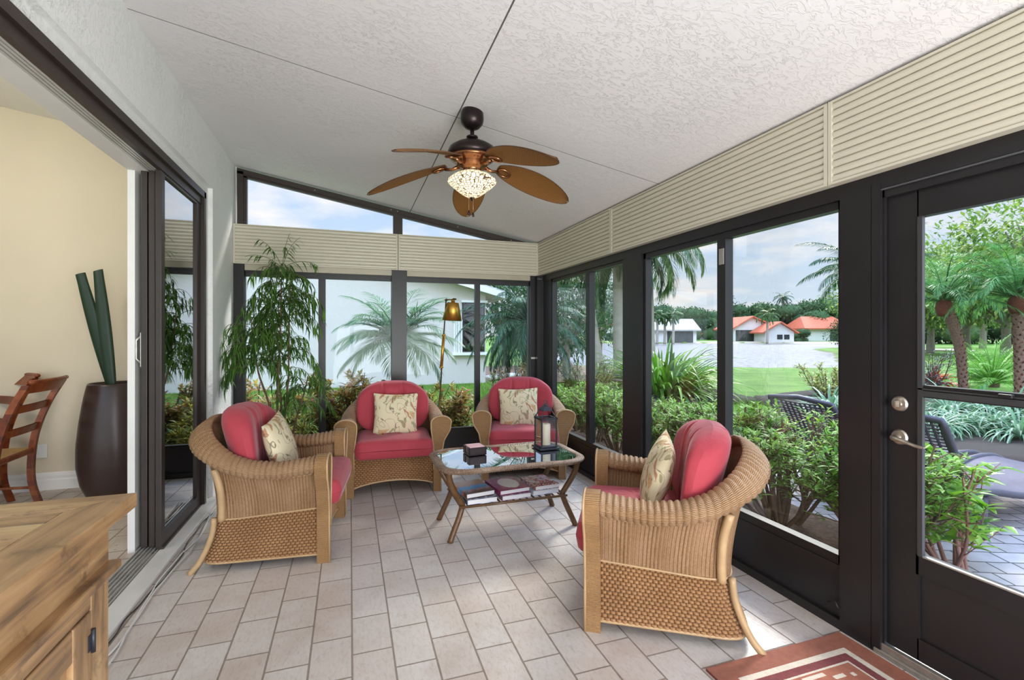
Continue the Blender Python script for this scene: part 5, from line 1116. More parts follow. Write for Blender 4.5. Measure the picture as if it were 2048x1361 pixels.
# ================================================================ houses across the lake
ORG = plain('orange_roof_tile', '#c9694a', .8, var=.12, vs=1.2, bs=.5, bsc=3); GRY = plain('grey_roof_tile', '#a9a59e', .8, var=.1, vs=1, bs=.4, bsc=3); HWL = plain('far_house_wall', '#dcdad6', .8); SCR = plain('dark_screened_porch', '#3a3a3a', .6, var=.3, vs=1)
def far_house(px0, px1, ytop, ybase, D, roof, kind, lb, depth=9, porch=(.3, .95), gablex=None):
    A, B_ = at_d(px0, ybase, D), at_d(px1, ybase, D); Wd = (B_-A).length; zt0 = at_d(px0, ytop, D).z; z0 = -1.0; H_ = zt0-z0
    r = empty('lakeside_house', (A.x, A.y, z0), -YAW, lb, 'house', 'houses across the lake'); eave = H_*.56
    b = MB(); b.box((0, 0, -.5), (Wd, depth, eave)); 
    if kind == 'gable': b.prism([(0, eave), (Wd, eave), (Wd*.5 if gablex is None else Wd*gablex, H_-.15)], lambda x, z: (x, 0, z), lambda x, z: (x, .3, z))
    b.build('wall', HWL, r); b = MB()
    if kind == 'gable':
        rx = Wd*(.5 if gablex is None else gablex)
        for xa, za, xb, zb in ((-.8, eave-.35, rx, H_-.1), (Wd+.8, eave-.35, rx, H_-.1)): b.add([(xa, -.8, za), (xb, -.8, zb), (xb, depth+.8, zb), (xa, depth+.8, za), (xa, -.8, za+.3), (xb, -.8, zb+.3), (xb, depth+.8, zb+.3), (xa, depth+.8, za+.3)], [(0, 3, 2, 1), (4, 5, 6, 7), (0, 1, 5, 4), (1, 2, 6, 5), (2, 3, 7, 6), (3, 0, 4, 7)], smooth=False)
    else:
        o_ = .8; b.add([(-o_, -o_, eave), (Wd+o_, -o_, eave), (Wd+o_, depth+o_, eave), (-o_, depth+o_, eave), (Wd*.12, depth/2, H_), (Wd*.88 if kind == 'hip' else Wd+o_, depth/2, H_), (-o_, -o_, eave-.3), (Wd+o_, -o_, eave-.3), (Wd+o_, depth+o_, eave-.3), (-o_, depth+o_, eave-.3)],
              [(0, 1, 5, 4), (1, 2, 5), (2, 3, 4, 5), (3, 0, 4), (6, 7, 1, 0), (7, 8, 2, 1), (9, 6, 0, 3), (9, 8, 7, 6)], smooth=False)
    b.build('roof', roof, r)
    if porch: MB().box((Wd*porch[0], -.12, .3), (Wd*porch[1], .0, eave-.3)).build('screened_porch', SCR, r)
    return r, Wd, eave
far_house(1292, 1393, 637, 676, 112, GRY, 'shed', 'pale grey roofed house across the lake, behind three slender palms', porch=(.42, .93))
far_house(1466, 1556, 634, 677, 116, ORG, 'gable', 'orange roofed white gable house across the lake beside the small white annex', porch=(.06, .62), gablex=.42)
h_, W_a, e_ = far_house(1530, 1588, 645, 677, 110, ORG, 'gable', 'small white annex with orange roof and two little windows across the lake', depth=5, porch=None)
for k in (.42, .66): MB().box((W_a*k, -.08, e_*.42), (W_a*(k+.18), 0, e_*.80)).build('window', DKS, h_)
far_house(1612, 1700, 632, 679, 118, ORG, 'hip', 'long orange roofed house at the right end of the far lake shore', porch=(.55, .95))
far_house(1196, 1262, 646, 676, 120, ORG, 'gable', 'orange roofed house across the lake, partly hidden behind palm trunks', porch=(.2, .8))
far_house(1400, 1440, 652, 676, 128, ORG, 'hip', 'orange roof just showing between trees across the lake, beside the grey roofed house', porch=(.2, .6))
# pale sandy shore strip
b = MB(); pts = []
for l in np.linspace(2, 95, 40): pts.append((FWD*(108.5+3*math.sin(l*.05))+RGT*l))
vs = [(p.x, p.y, -.78) for p in pts]+[((p+FWD*2.2).x, (p+FWD*2.2).y, -.30) for p in pts]; b.add(vs, [(i, i+1, 41+i, 40+i) for i in range(39)]); struct(b.build('ground_shore', plain('pale_shore', '#b3a58e', .9, var=.15, vs=.5)))
# sand bunker on the fairway
p = at_z(1888, 700, -.35); b = MB(); b.lathe([(0, .06), (2.2, .05), (2.6, -.05)], 24, (p.x, p.y, -.34)); tag(b.build('sand_bunker', plain('bunker_sand', '#d9c8b4', .9)), 'pale sand bunker on the golf fairway behind the leaning palm trunk', 'bunker')
# ================================================================ plant builders
def shrub(name, seed, h, r, n_stem, n_tip, leaf, cols, LL, bark=BARK, rosette=9, low=.35, upb=.5, open_=.55):
    """woody shrub: forking stems, leaves in rosettes at the branch tips"""
    g = rng(seed); root = empty(name); b = MB(); O, D, Ln = [], [], []
    for s in range(n_stem):
        a = g.uniform(0, 2*pi); rr = r*g.uniform(.3, .95); top = np.array([cos(a)*rr, sin(a)*rr, h*g.uniform(.55, .9)]); b0 = np.array([cos(a)*r*.16, sin(a)*r*.16, 0]); mid = (b0+top)/2+np.array([g.normal(0, .05*h), g.normal(0, .05*h), -.04*h])
        P = smoothpath([b0, mid, top], 4); b.tube(P, np.linspace(.013*h+.004, .005, len(P)), 5, cap=False); P = np.array(P)
        for k in range(n_tip):
            f = g.uniform(low, 1); q = P[int(f*(len(P)-1))]; a2 = a+g.normal(0, .9); d = np.array([cos(a2)*open_, sin(a2)*open_, g.uniform(.1, 1.1)]); ln = h*g.uniform(.12, .36)*(1.2-f*.4); e = q+unit(d)*ln
            hr = np.hypot(e[0], e[1]);  e[:2] *= min(1, r*1.05/max(hr, 1e-6)); e[2] = min(e[2], h*g.uniform(.9, 1.0)*(1-.22*(hr/r)**2 if hr < r*1.3 else .8))
            m_ = (q+e)/2+g.normal(0, .02, 3); b.tube([tuple(q), tuple(m_), tuple(e)], [.005, .0035, .002], 4, cap=False)
            for j in range(rosette):
                t_ = g.uniform(.45, 1.0); o = q+(e-q)*t_; az = g.uniform(0, 2*pi); O.append(o); D.append(unit(d)*.35+np.array([cos(az), sin(az), g.uniform(-.35, .8)+upb*.3])); Ln.append(LL*g.uniform(.65, 1.15))
    b.build('stems', bark, root); V, F = scatter(leaf, O, D, Ln); raw_mesh('foliage', V, F, cols, root); return root
LF = leaf_tpl(.42, .18, 2, .25); LFN = leaf_tpl(.26, .25, 2, .25)
HED = leafmat('hedge_leaf', ['#5f8a33', '#7aa844', '#9cc45a', '#6c9a3e', '#b4cc6a', '#4a7029'], .5, .35, .25)
CRO = leafmat('croton_leaf', ['#5a7a38', '#d6bf58', '#9a8448', '#c09560', '#6c8a44', '#c27058', '#decd76', '#7c6444'], .4, .3)
CROY = leafmat('croton_leaf_yellow', ['#7a9644', '#e2cb58', '#cbb04a', '#a5b654', '#e8d984', '#5e7c36'], .4, .3)
YGR = leafmat('yellow_green_leaf', ['#8d9a52', '#a9b268', '#6f8440', '#b9b87a', '#7c8e4c'], .5, .35)
PNK = leafmat('pinkish_shrub_leaf', ['#8a9a5c', '#b98a78', '#7c8a52', '#a05f5a', '#a3ac70', '#c9a890'], .5, .3)
BRI = leafmat('bright_green_leaf', ['#6c9a34', '#8cbb46', '#568430', '#a9c95e'], .28, .4)
BLU = leafmat('blue_grey_leaf', ['#5c6a72', '#74848c', '#4a5660', '#8693a0'], .5, .2)
# ---- hedge along the right side
protos = [shrub('hedge_shrub', 11+k, .92, .50, 26, 15, LF, HED, .066, rosette=9, low=.5) for k in range(3)]
hp = [(3.28, 2.22, .98, 'hedge shrub outside the lake-view window, end one nearest the screen door'), (3.12, 2.80, 1.10, 'hedge shrub before the dark lounger backs, second from the screen door'), (3.22, 3.38, 1.08, 'hedge shrub at the left end of the dark lounger backs, third from the screen door'),
      (3.12, 3.98, .93, 'hedge shrub below the lake-view window, fourth from the screen door'), (3.24, 4.58, .92, 'hedge shrub in front of the spiky lily clump, fifth from the screen door'), (3.14, 5.20, .94, 'hedge shrub seen past the left jamb of the lake-view window, sixth from the screen door'),
      (3.20, 5.85, .95, 'hedge shrub in the corner window, last but one from the screen door'), (3.30, 6.5, .9, 'hedge shrub in the corner window, farthest from the screen door')]
for i, (x, y, s_, lb) in enumerate(hp):
    o = protos[i] if i < 3 else copy_tree(protos[i % 3]); o.location = (x, y, -.07); o.rotation_euler = (0, 0, i*1.9); o.scale = (s_,)*3; tag(o, lb, 'shrub', 'hedge shrubs outside the right windows')
# big-leaved light green bush at the door
o = shrub('broadleaf_shrub', 31, .80, .42, 9, 8, leaf_tpl(.45, .22, 3, .3), BRI, .115, rosette=8, low=.2, bark=plain('pinkish_stem', '#9c6f62', .6)); o.location = (3.62, 1.98, -.085); tag(o, 'light green broad-leaved bush behind the left stile of the screen door', 'shrub')
# ---- crotons outside the back windows
cp = [shrub('croton_shrub', 41, 1.0, .58, 20, 16, LF, CRO, .11, rosette=10, low=.15), shrub('croton_shrub', 42, .92, .55, 20, 16, LFN, CROY, .105, rosette=10, low=.15)]
cl = [(-1.35, 6.75, 1.0, 0, 'croton shrub farthest left, behind the potted plant, beside the stucco wall'), (-.72, 6.55, .9, 1, 'yellow-green croton shrub behind the trunk of the potted plant'), (-.10, 6.95, 1.08, 0, 'tall brownish croton shrub left of the window upright, above the armchair arm'),
      (.42, 6.55, .98, 0, 'multicoloured croton shrub just left of the back armchair, before the dark centre post'), (.86, 6.85, .96, 1, 'yellow croton shrub right of the dark centre post'), (1.22, 6.60, .88, 0, 'brownish croton shrub right behind the brass lamp pole'), (1.52, 6.35, .52, 1, 'low yellow croton shrub at the right end of the back bed')]
used = set()
for x, y, s_, k, lb in cl:
    o = cp[k] if k not in used else copy_tree(cp[k]); used.add(k); o.location = (x, y, -.10); o.rotation_euler = (0, 0, x*5); o.scale = (s_,)*3; tag(o, lb, 'shrub', 'croton shrubs outside the back windows')
def place(o, p, lb, cat='shrub', s=1, group=None, rz=0): o.location = p; o.scale = (s,)*3; o.rotation_euler = (0, 0, rz); return tag(o, lb, cat, group)
place(shrub('garden_shrub', 51, 1.15, .85, 18, 14, LFN, YGR, .11, rosette=9, low=.15), (4.95, 9.4, -.12), 'yellow-green bush on the lawn seen through the corner window')
place(shrub('garden_shrub', 52, 1.05, .60, 14, 14, LFN, PNK, .09, rosette=9, low=.15), (3.1, 9.2, -.12), 'pinkish green bush below the dark fan of the cycad, right of the white house')
place(shrub('garden_shrub', 53, .95, .75, 14, 14, LF, leafmat('variegated_shrub', ['#7f9440', '#b3b45a', '#5a7434', '#c8c27a'], .4, .35), .10, rosette=9, low=.15), tuple(at_z(1655, 800, -.12)), 'yellowish variegated bush on the lawn at the right edge of the lake-view window')
place(shrub('garden_shrub', 54, 1.3, .55, 12, 12, LFN, BLU, .10, rosette=8, low=.1), tuple(at_z(1850, 790, -.1)), 'blue-grey bush at the left edge of the screen door glass')
# ---- strap-leaved clumps
def strap(name, seed, n, L, W, mat, bend=.9, spread=1.0, el=(.3, 1.3), n_seg=6, rad0=.06):
    g = rng(seed); parts = []
    for k in range(n):
        a = g.uniform(0, 2*pi); e = g.uniform(*el); ln = L*g.uniform(.6, 1.1); bd = bend*g.uniform(.5, 1.3); pts = []; p = np.array([cos(a)*rad0*g.uniform(0, 1), sin(a)*rad0*g.uniform(0, 1), 0]); ang = e
        side_ = np.array([-sin(a), cos(a), 0]); V = []
        for i in range(n_seg+1):
            t = i/n_seg; w = W*.5*(min(1, t*3+.4))*(1-t**3)**.7 if i < n_seg else W*.02; up_ = np.array([-cos(a)*sin(ang), -sin(a)*sin(ang), cos(ang)]); V += [p-side_*w+up_*w*.4, p.copy(), p+side_*w+up_*w*.4]; p = p+np.array([cos(a)*cos(ang)*spread, sin(a)*cos(ang)*spread, sin(ang)])*ln/n_seg; ang -= bd/n_seg*(.5+t)*1.6
        F = []
        for i in range(n_seg): q = i*3; F += [(q, q+1, q+4, q+3), (q+1, q+2, q+5, q+4)]
        parts.append((np.array(V), np.array(F)))
    V, F = merge(parts); return raw_mesh(name, V, F, mat)
LIL = leafmat('lily_blade', ['#5d8a34', '#7fae44', '#456c2a', '#a5c060', '#37581f'], .3, .35)
VAR = leafmat('variegated_strap', ['#5f8a62', '#86a886', '#4c7450', '#c3d2be', '#6c9670'], .45, .3, .3)
o = strap('spiky_lily_clump', 61, 330, 1.75, .075, LIL, 1.3, 1, (.25, 1.45), rad0=.75); place(o, (7.45, 10.15, -.1), 'big clump of bright green sword-shaped leaves before the lake', 'plant')
vs_ = [strap('variegated_grass_clump', 63+k, 90, .78, .034, VAR, 1.9, 1, (.5, 1.4), rad0=.07) for k in range(2)]
vp = [(1870, 868, 'variegated strappy clump just left of the lounger back, in the door glass'), (1925, 862, 'variegated strappy clump above the lounger seat'), (1985, 868, 'variegated strappy clump second from the right edge of the photo'), (2040, 880, 'variegated strappy clump at the right edge of the photo, above the mulch'), (1900, 838, 'variegated strappy clump in the back row behind the lounger back'), (1965, 838, 'variegated strappy clump in the back row, middle'), (2030, 842, 'variegated strappy clump in the back row at the right edge'), (1660, 830, 'variegated strappy clump behind the dark lounger in the lake-view window')]
for i, (px, py_, lb) in enumerate(vp):
    o = vs_[i] if i < 2 else vs_[i % 2].copy()
    if i >= 2: COL.objects.link(o)
    place(o, tuple(at_z(px, py_, -.06)), lb, 'plant', .9+.25*(py_ < 850), 'variegated clumps in the palm bed', i*1.3)
place(strap('bromeliad', 71, 46, .55, .075, leafmat('red_bromeliad', ['#a3372a', '#c9502f', '#7a2a24', '#d98a3a'], .35, .3), 1.2, 1, (.5, 1.3)), tuple(at_z(1866, 775, -.1)), 'red and orange bromeliad beside the blue-grey bush', 'plant', 1.5)
# ---- palms
def frond(L, n, ll, lw, e0, droop, seed, vee=.5, arc=1.0, twist=0):
    """one feather frond along +x: rachis strip + leaflets"""
    g = rng(seed); pts = []; p = np.zeros(3); ang = e0
    for i in range(13): pts.append(p.copy()); p = p+np.array([cos(ang), 0, sin(ang)])*L/12; ang -= droop/12*(.4+1.2*i/12)
    pts = np.array(pts); O, D, Ln = [], [], []
    for k in range(n):
        t = .12+.88*k/(n-1); f = t*12; i = min(int(f), 11); q = pts[i]+(pts[i+1]-pts[i])*(f-i); T = unit(pts[i+1]-pts[i]); up = np.array([-T[2], 0, T[0]])
        for s in (-1, 1):
            d = T*(.55+.75*t**2)+np.array([0, s, 0])*(1.0-.45*t)+up*vee*(1-.6*t)+np.array([0, 0, -.15])+g.normal(0, .07, 3); O.append(q); D.append(d); Ln.append(ll*(sin(pi*min(1, .18+t*.80)))**.6*g.uniform(.85, 1.1))
    V, F = scatter(leaf_tpl(lw/ll, .32*arc, 2, .3, .4), O, D, Ln)
    w = np.linspace(.016, .003, 13)*L/1.6; RV = np.concatenate([np.stack([pts[:, 0], pts[:, 1]-w, pts[:, 2]], 1), np.stack([pts[:, 0], pts[:, 1]+w, pts[:, 2]], 1), np.stack([pts[:, 0], pts[:, 1], pts[:, 2]-w*1.5], 1)]); RF = []
    for i in range(12): RF += [(i, i+1, 14+i, 13+i), (i, 26+i, 27+i, i+1), (13+i, 14+i, 27+i, 26+i)]
    return merge([(V, F), (RV, np.array(RF))])
def palm(name, seed, trunk, r0, r1, nf, L, n, ll, lw, mat, tmat, lb, loc, group=None, el=(-.5, 1.2), droop=1.5, vee=.45, azr=(0, 2*pi), boots=None, shaft=None):
    g = rng(seed); root = empty(name, loc, 0, lb, 'palm', group); T = smoothpath(trunk, 8); b = MB(); n_ = len(T)
    b.tube(T, [lerp(r0, r1, i/(n_-1))*(1+.05*(i % 2)) for i in range(n_)], 12); tr = b.build('trunk', tmat, root); top = np.array(T[-1])
    if boots:
        P = np.array(T); O, D = [], []
        for k in range(boots[0]): f = lerp(boots[1], 1.0, k/boots[0]); i = min(int(f*(n_-1)), n_-2); a = k*2.4; O.append(P[i]+(P[i+1]-P[i])*(f*(n_-1)-i)+np.array([cos(a), sin(a), 0])*lerp(r0, r1, f)*.8); D.append([cos(a)*.8, sin(a)*.8, 1])
        V, F = scatter(leaf_tpl(.5, -.15, 2, .3), O, D, np.full(len(O), boots[2])); raw_mesh('leaf_bases', V, F, boots[3], root)
    if boots: MB().lathe([(r1*.9, -.34), (r1*1.25, -.26), (r1*1.42, -.14), (r1*1.25, -.02), (r1*.8, .05), (0, .06)], 16, tuple(top)).build('crown_boss', plain('red_brown_fibre', '#7a4234', .9, var=.35, vs=40, bs=1, bsc=40) if 'red_brown_fibre' not in bpy.data.materials else bpy.data.materials['red_brown_fibre'], root)
    if shaft: MB().tube([tuple(top-np.array([0, 0, .1])), tuple(top+np.array([0, 0, shaft]))], [r1*1.15, r1*.7], 12).build('crownshaft', plain('crownshaft_green', '#7c9a4c', .5) if 'crownshaft_green' not in bpy.data.materials else bpy.data.materials['crownshaft_green'], root); top = top+np.array([0, 0, shaft])
    parts = []
    for k in range(nf):
        e = lerp(el[1], el[0], (k+.5)/nf)+g.normal(0, .08); a = azr[0]+((k*2.39996+g.normal(0, .15)) % (2*pi))/(2*pi)*(azr[1]-azr[0]); V, F = frond(L*g.uniform(.85, 1.1), n, ll, lw, e, droop*g.uniform(.8, 1.2), seed*100+k, vee); V = V@rotz(a).T+top; parts.append((V, F))
    V, F = merge(parts); raw_mesh('crown', V, F, mat, root); return root
PGR = leafmat('date_palm_leaf', ['#4c8048', '#6fa860', '#3b6a3c', '#8cc07c', '#578f4c'], .28, .38); DGR = leafmat('dark_palm_leaf', ['#24452f', '#2f5a3a', '#1c3826', '#41704a'], .3, .28); MGR = leafmat('mid_palm_leaf', ['#3d6036', '#537a40', '#2f4c2c', '#6b8f4c'], .35, .35)
BOOT = leafmat('palm_boot', ['#6e3a2e', '#8a4a38', '#4f2a24', '#9c6a50'], .8, .05); PTR = plain('palm_trunk_brown', '#8a6f5f', .9, var=.3, vs=30, bs=1, bsc=30); RTR = plain('royal_palm_trunk', '#a39a8c', .85, var=.12, vs=4, bs=.3, bsc=12)
A_ = at_d(1928, 790, 11.4); B_ = at_d(1888, 604, 11.2); M_ = at_d(1918, 690, 11.3)
palm('pygmy_date_palm', 1, [(0, 0, 0), tuple(M_-A_), tuple(B_-A_)], .085, .115, 46, 1.75, 50, .30, .018, PGR, PTR, 'pygmy date palm with leaning trunk, left of the two seen through the screen door', tuple(A_), 'pygmy date palms beyond the patio', el=(.15, 1.40), droop=1.75, boots=(170, .04, .11, BOOT))
A_ = at_d(2040, 800, 10.4); B_ = at_d(2036, 596, 10.3)
palm('pygmy_date_palm', 2, [(0, 0, 0), tuple((B_-A_)*.5+Vector((.04, 0, 0))), tuple(B_-A_)], .09, .12, 46, 1.75, 50, .30, .018, PGR, PTR, 'pygmy date palm with upright trunk at the right edge of the photo', tuple(A_), 'pygmy date palms beyond the patio', el=(.15, 1.40), droop=1.75, boots=(170, .04, .11, BOOT))
palm('cycad', 3, [(0, 0, 0), (0, 0, .12)], .14, .15, 60, 1.55, 50, .22, .018, leafmat('cycad_bright', ['#4c8a2c', '#79b83c', '#5ea034', '#a3d060'], .3, .35), PTR, 'bright green cycad between the two pygmy date palm trunks', tuple(at_z(1985, 775, -.1)), None, el=(.1, 1.45), droop=1.2, vee=.25)
palm('cycad', 4, [(0, 0, 0), (0, 0, .10)], .13, .14, 44, 1.2, 44, .18, .016, bpy.data.materials['cycad_bright'], PTR, 'lower bright green cycad left of the larger one, behind the leaning palm trunk', tuple(at_z(1950, 762, -.1)), None, el=(-.1, 1.3), droop=1.2, vee=.25)
palm('fan_of_date_palm', 5, [(0, 0, 0), (.02, 0, .7), (.0, 0, 1.42)], .07, .09, 40, 1.02, 54, .30, .022, leafmat('grey_date_palm', ['#5a7d5c', '#7c9c78', '#466848', '#93ad88'], .35, .35), PTR, 'date palm whose fronds spread against the white house wall, behind the dark centre post', (.66, 7.15, -.1), None, el=(-.2, 1.2), droop=1.3) .name = 'small_date_palm'
palm('arching_cycad', 6, [(0, 0, 0), (0, 0, 1.1), (0, 0, 1.75)], .16, .17, 70, 1.75, 56, .34, .022, DGR, PTR, 'large dark green arching palm between the white house and the room corner', (3.75, 9.9, -.1), None, el=(-.9, 1.3), droop=1.5, vee=.2).name = 'arching_palm'
def tallpalm(seed, px, D, base_px, zc, r0, r1, nf, L, lb, mat, el=(-.75, .9), droop=1.5, lean=0, ll=.62, n=60, tm=None, azr=(0, 2*pi)):
    A = at_d(px, 0, D); A.z = -.15; B = at_d(base_px, 0, D); d = (A-B); d.z = 0
    return palm('tall_palm', seed, [(-d.x, -d.y, 0), (-d.x*.4, -d.y*.4, zc*.45), (0, 0, zc)], r0, r1, nf, L, n, ll, .05, mat, tm or RTR, lb, tuple(A), 'tall palms on the lawn by the lake', el=el, droop=droop, azr=azr, vee=.15)
tallpalm(7, 1296, 15.0, 1302, 4.6, .17, .12, 20, 2.6, 'tall palm whose pale trunk stands at the left edge of the lake-view window', MGR, el=(-.7, .9), droop=1.9)
tallpalm(8, 1236, 14.2, 1240, 4.5, .19, .15, 20, 2.6, 'tall palm with the thickest grey trunk, at the right of the corner window', DGR, el=(-.8, .9), droop=1.8)
tallpalm(9, 1168, 14.0, 1206, 4.4, .16, .12, 18, 2.5, 'tall palm with leaning grey trunk behind the upright of the corner window', MGR, el=(-.8, .8), droop=1.9)
tallpalm(10, 1722, 19.0, 1728, 4.2, .16, .11, 22, 2.6, 'tall dark palm whose fronds reach in from the right over the lake', DGR, el=(-.3, 1.0), droop=1.2, ll=.5, n=60)
# slender palms before the grey roofed house, and two high palms over the far trees
def farpalm(seed, px, ytop, ybase, D, L, lb):
    A = at_d(px, ybase, D); A.z = -.7; zt = at_d(px, ytop, D).z+.7
    return palm('distant_palm', seed, [(0, 0, 0), (.1, 0, zt*.5), (0, 0, zt)], .28, .2, 16, L, 14, .9, .28, MGR if ytop > 600 else DGR, RTR, lb, tuple(A), 'palms on the far lake shore', el=(-.8, 1.2), droop=1.6, vee=.1)
farpalm(11, 1314, 630, 676, 100, 2.3, 'slender palm before the grey roofed house, left of three'); farpalm(12, 1329, 634, 676, 101, 2.2, 'slender palm before the grey roofed house, middle of three'); farpalm(13, 1346, 630, 676, 100, 2.3, 'slender palm before the grey roofed house, right of three')
farpalm(14, 1457, 599, 676, 135, 2.0, 'high thin palm above the far trees beside the window upright'); farpalm(15, 1565, 594, 676, 130, 3.0, 'high palm above the far trees, over the small white annex'); farpalm(16, 1534, 628, 676, 107, 3.0, 'dark palm standing left of the small white annex'); farpalm(17, 1204, 634, 676, 105, 2.4, 'slender palm before the partly hidden orange roofed house')
# ---- broadleaf trees
def tree(name, seed, h, r, n, ll, mat, bark, trunk_h=.3, lumps=9, tr=.03, flat_=.75, lowc=.45, core=False):
    g = rng(seed); root = empty(name); b = MB(); th = h*trunk_h; b.tube(smoothpath([(0, 0, -.5), (h*.01, 0, th*.6), (0, 0, th)], 4), [h*tr*1.2]*3+[h*tr]*4+[h*tr*.9]*2, 9); C_ = []
    for k in range(lumps):
        a = k*2.4+g.normal(0, .3); rr = r*.62*math.sqrt((k+.5)/lumps); c = np.array([cos(a)*rr, sin(a)*rr, lerp(h*lowc, h*.80, g.uniform(0, 1)) if k else h*.78]); C_.append((c, r*g.uniform(.34, .5))); b.tube(smoothpath([(0, 0, th*.85), tuple(c*np.array([.45, .45, 0])+np.array([0, 0, lerp(th, c[2], .5)])), tuple(c)], 3), np.linspace(h*tr*.6, h*tr*.15, 7), 6, cap=False)
    b.build('trunk', bark, root); O, D = [], []
    for k in range(n):
        c, q = C_[g.integers(len(C_))]; u = unit(g.normal(0, 1, 3)); rad_ = q*g.uniform(.6, 1.05); O.append(c+u*rad_*np.array([1, 1, flat_])); D.append(u+g.normal(0, .7, 3))
    V, F = scatter(leaf_tpl(.65, .2, 2, .2), O, D, g.uniform(.6, 1.2, n)*ll); raw_mesh('crown', V, F, mat, root)
    if core:
        b = MB()
        for c, q in C_: b.lathe([(0, -q*.62), (q*.5, -q*.5), (q*.8, -q*.2), (q*.82, .15*q), (q*.55, q*.5), (0, q*.66)], 9, tuple(c))
        b.build('inner_foliage', mat, root)
    return root
FT = leafmat('far_tree_leaf', ['#3f5a3a', '#516c48', '#314a33', '#627c50', '#48633f'], .8, .15, .1); OAK = leafmat('oak_leaf', ['#5a7a3c', '#86a04e', '#3f5c30', '#a3b25a', '#6a8a48'], .5, .4)
tp = [tree('distant_tree', 71+k, 11, 7.5, 3400, .7, FT, GBARK, 2.2/10, 12, .025, .75, .16, True) for k in range(3)]
tl = [(1205, 132, 1.0, 'far tree left of the orange house behind the palm trunks'), (1262, 128, .95, 'far tree behind the jamb between the two right windows'), (1306, 134, 1.05, 'far tree rising left behind the grey roofed house'), (1352, 136, 1.0, 'far tree behind the middle of the grey roof'), (1398, 130, .95, 'far tree right of the grey roofed house'), (1432, 138, .9, 'far tree just left of the window upright, over the water'),
      (1478, 140, .9, 'far tree just right of the window upright'), (1512, 134, 1.12, 'tallest round far tree behind the orange gable'), (1552, 137, 1.10, 'far tree under the high palm, behind the annex'), (1592, 130, 1.05, 'dense far tree right of the small white annex'), (1632, 128, 1.18, 'dense far tree left behind the long orange roof'), (1672, 130, 1.2, 'dense far tree behind the long orange roof, at the window edge'), (1712, 126, 1.15, 'far tree hidden in part by the wide dark post'), (1602, 114, .36, 'small dark tree in front of the far houses, right of the annex')]
for i, (px, D, s_, lb) in enumerate(tl):
    o = tp[i] if i < 3 else copy_tree(tp[i % 3]); A = at_d(px, 0, D); o.location = (A.x, A.y, -.9); o.scale = (s_*.98, s_*.98, s_*.92); o.rotation_euler = (0, 0, i*1.7); tag(o, lb, 'tree', 'trees across the lake')
ok_ = [tree('oak_tree', 81+k, 11.5, 8, 6500, .42, OAK, GBARK, .30, 16, .028, .75, .42) for k in range(2)]
ol = [(1860, 46, .88, 'oak tree beyond the fairway at the left of the door glass'), (1935, 42, .86, 'oak tree with grey forking trunk right behind the leaning palm'), (2010, 38, .88, 'oak tree with grey trunk between the two pygmy date palms'), (2085, 32, 1.0, 'oak tree whose crown fills the upper right corner of the door glass'), (1790, 55, 1.0, 'oak tree hidden mostly by the door stile'), (1965, 62, 1.0, 'farthest oak tree beyond the fairway')]
for i, (px, D, s_, lb) in enumerate(ol):
    o = ok_[i] if i < 2 else copy_tree(ok_[i % 2]); A = at_d(px, 0, D); o.location = (A.x, A.y, -.4); o.scale = (s_,)*3; o.rotation_euler = (0, 0, i*2.1); tag(o, lb, 'tree', 'oaks beyond the fairway')
xt = tree('waterside_tree', 85, 11, 5.5, 9000, .34, FT, GBARK, .2, 18, .02, .8, .15); A = at_d(1712, 0, 74); place(xt, (A.x, A.y, -.8), 'tall dark tree at the right edge of the lake-view window, nearer than the far shore', 'tree', .85)
for i, (px, D, s_, lb) in enumerate([(1845, 95, 1.0, 'low tree line tree seen under the oaks at the left edge of the door glass'), (1905, 90, 1.05, 'tree line tree seen beneath the oaks behind the leaning palm trunk'), (1960, 98, 1.1, 'tree line tree beneath the oaks between the palm trunks'), (2015, 92, 1.05, 'tree line tree beneath the oaks left of the upright palm trunk'), (2070, 88, 1.1, 'tree line tree beneath the oaks at the right edge of the photo'), (1790, 100, 1.1, 'tree line tree beyond the fairway, mostly behind the door stile')]):
    o = copy_tree(tp[i % 3]); A = at_d(px, 0, D); o.location = (A.x, A.y, -.9); o.scale = (s_,)*3; o.rotation_euler = (0, 0, i*1.1+.5); tag(o, lb, 'tree', 'trees at the far end of the fairway')
# trees right behind the neighbouring house / corner
bt = [tree('garden_tree', 91, 6.0, 3.2, 4200, .22, leafmat('garden_tree_leaf', ['#2c4a2c', '#3f6338', '#1f3624', '#5a7c46'], .45, .3), GBARK, .2, 14, .03, .8, .2)]
gl = [(1010, 24, 1.0, 'dark garden tree behind the corner of the white house'), (1085, 22, .9, 'dark garden tree behind the room corner post'), (1135, 19, .85, 'dark garden tree behind the yellow-green bush in the corner window'), (1200, 30, .85, 'garden tree between the palm trunks, left of the lake')]
for i, (px, D, s_, lb) in enumerate(gl):
    o = bt[0] if i == 0 else copy_tree(bt[0]); A = at_d(px, 0, D); o.location = (A.x, A.y, -.15); o.scale = (s_,)*3; o.rotation_euler = (0, 0, i*1.3); tag(o, lb, 'tree', 'garden trees past the room corner')
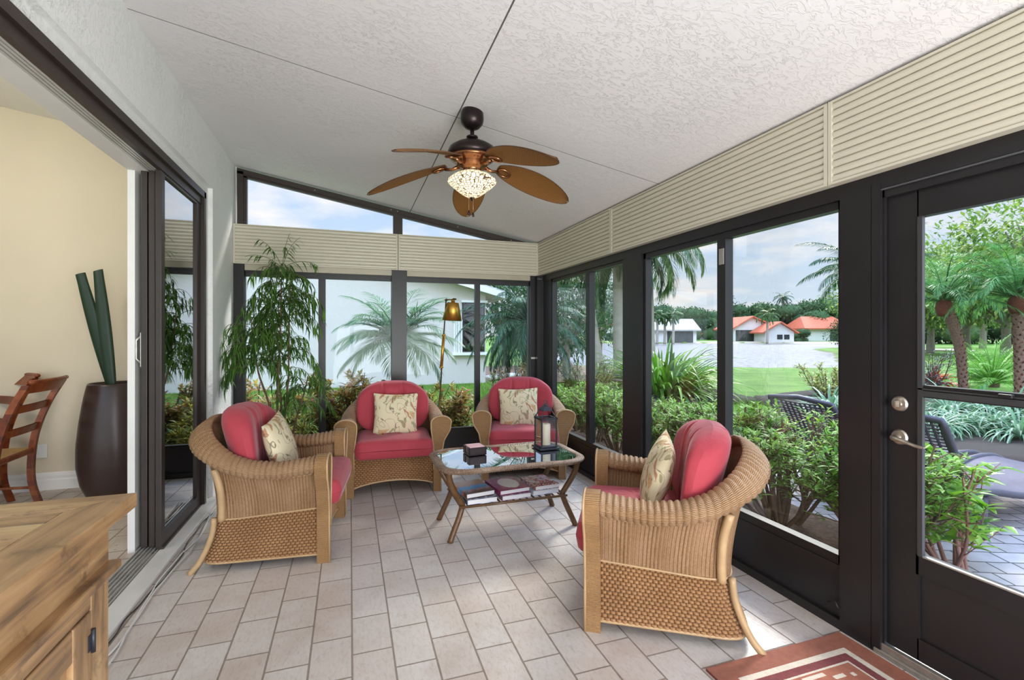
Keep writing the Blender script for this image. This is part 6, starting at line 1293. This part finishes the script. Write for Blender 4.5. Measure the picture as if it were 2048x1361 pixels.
# ================================================================ loungers
PUR = wicker('dark_resin_weave', '#4b4557', '#635c70', '#1f1c26', 'band'); PURP = plain('dark_resin_frame', '#3d3947', .5, var=.15, vs=40, bs=.4, bsc=90)
def make_lounger():
    r = empty('sun_lounger'); W2 = .32
    prof = smoothpath([(.06, .36), (.35, .34), (.75, .27), (1.05, .28), (1.35, .345), (1.62, .35), (1.80, .30)], 5); bk = smoothpath([(.10, .34), (.0, .52), (-.10, .70), (-.20, .88)], 5)
    for nm, pr in (('seat', prof), ('backrest', bk)):
        b = MB(); n = len(pr)-1
        def fn(u, v, o=0):
            f = u*n; i = min(int(f), n-1); x, z = pr[i][0]+(pr[i+1][0]-pr[i][0])*(f-i), pr[i][1]+(pr[i+1][1]-pr[i][1])*(f-i); return (x, lerp(-W2, W2, v), z-.012*sin(pi*v)+o)
        if nm == 'seat': b.grid(lambda u, v: fn(u, v), 60, 14, uvs=(1.8, .64)); b.grid(lambda u, v: fn(u, v, -.02), 60, 14, uvs=(1.8, .64), flip=True); b.build(nm, PUR, r)
        else:       # open weave of bands
            for k in range(13):
                v = (k+.5)/13; b.tube([fn(u, v) for u in np.linspace(.02, .98, 14)], .010, 6)
            for k in range(22): u = (k+.5)/22; b.tube([fn(u, v) for v in (0, .5, 1)], .0065, 5, cap=False)
            b.build(nm, PUR, r)
    for s in (-1, 1):
        MB().tube([(x, s*W2, z-.005) for x, z in prof], .026, 9).build('side_rail', PURP, r)
        MB().tube([(1.30, s*.27, .31), (1.40, s*.29, .12), (1.43, s*.30, 0)], [.045, .035, .03], 9).build('leg', PURP, r); MB().tube([(.30, s*.27, .31), (.27, s*.29, .12), (.25, s*.30, 0)], [.05, .04, .035], 9).build('leg', PURP, r)
    MB().tube([(bk[0][0], -W2, bk[0][1])]+[(x, -W2, z) for x, z in bk]+[(bk[-1][0], 0, bk[-1][1]+.03)]+[(x, W2, z) for x, z in bk[::-1]], .024, 9).build('back_frame', PURP, r); return r
lo = make_lounger(); lo.location = (4.08, 2.50, -.085); tag(lo, 'dark woven sun lounger seen through the screen door glass', 'sun lounger', 'sun loungers on the patio')
copy_tree(lo, (4.06, 3.28, -.085), .0, 'dark woven sun lounger showing only its back over the hedge in the lake-view window')
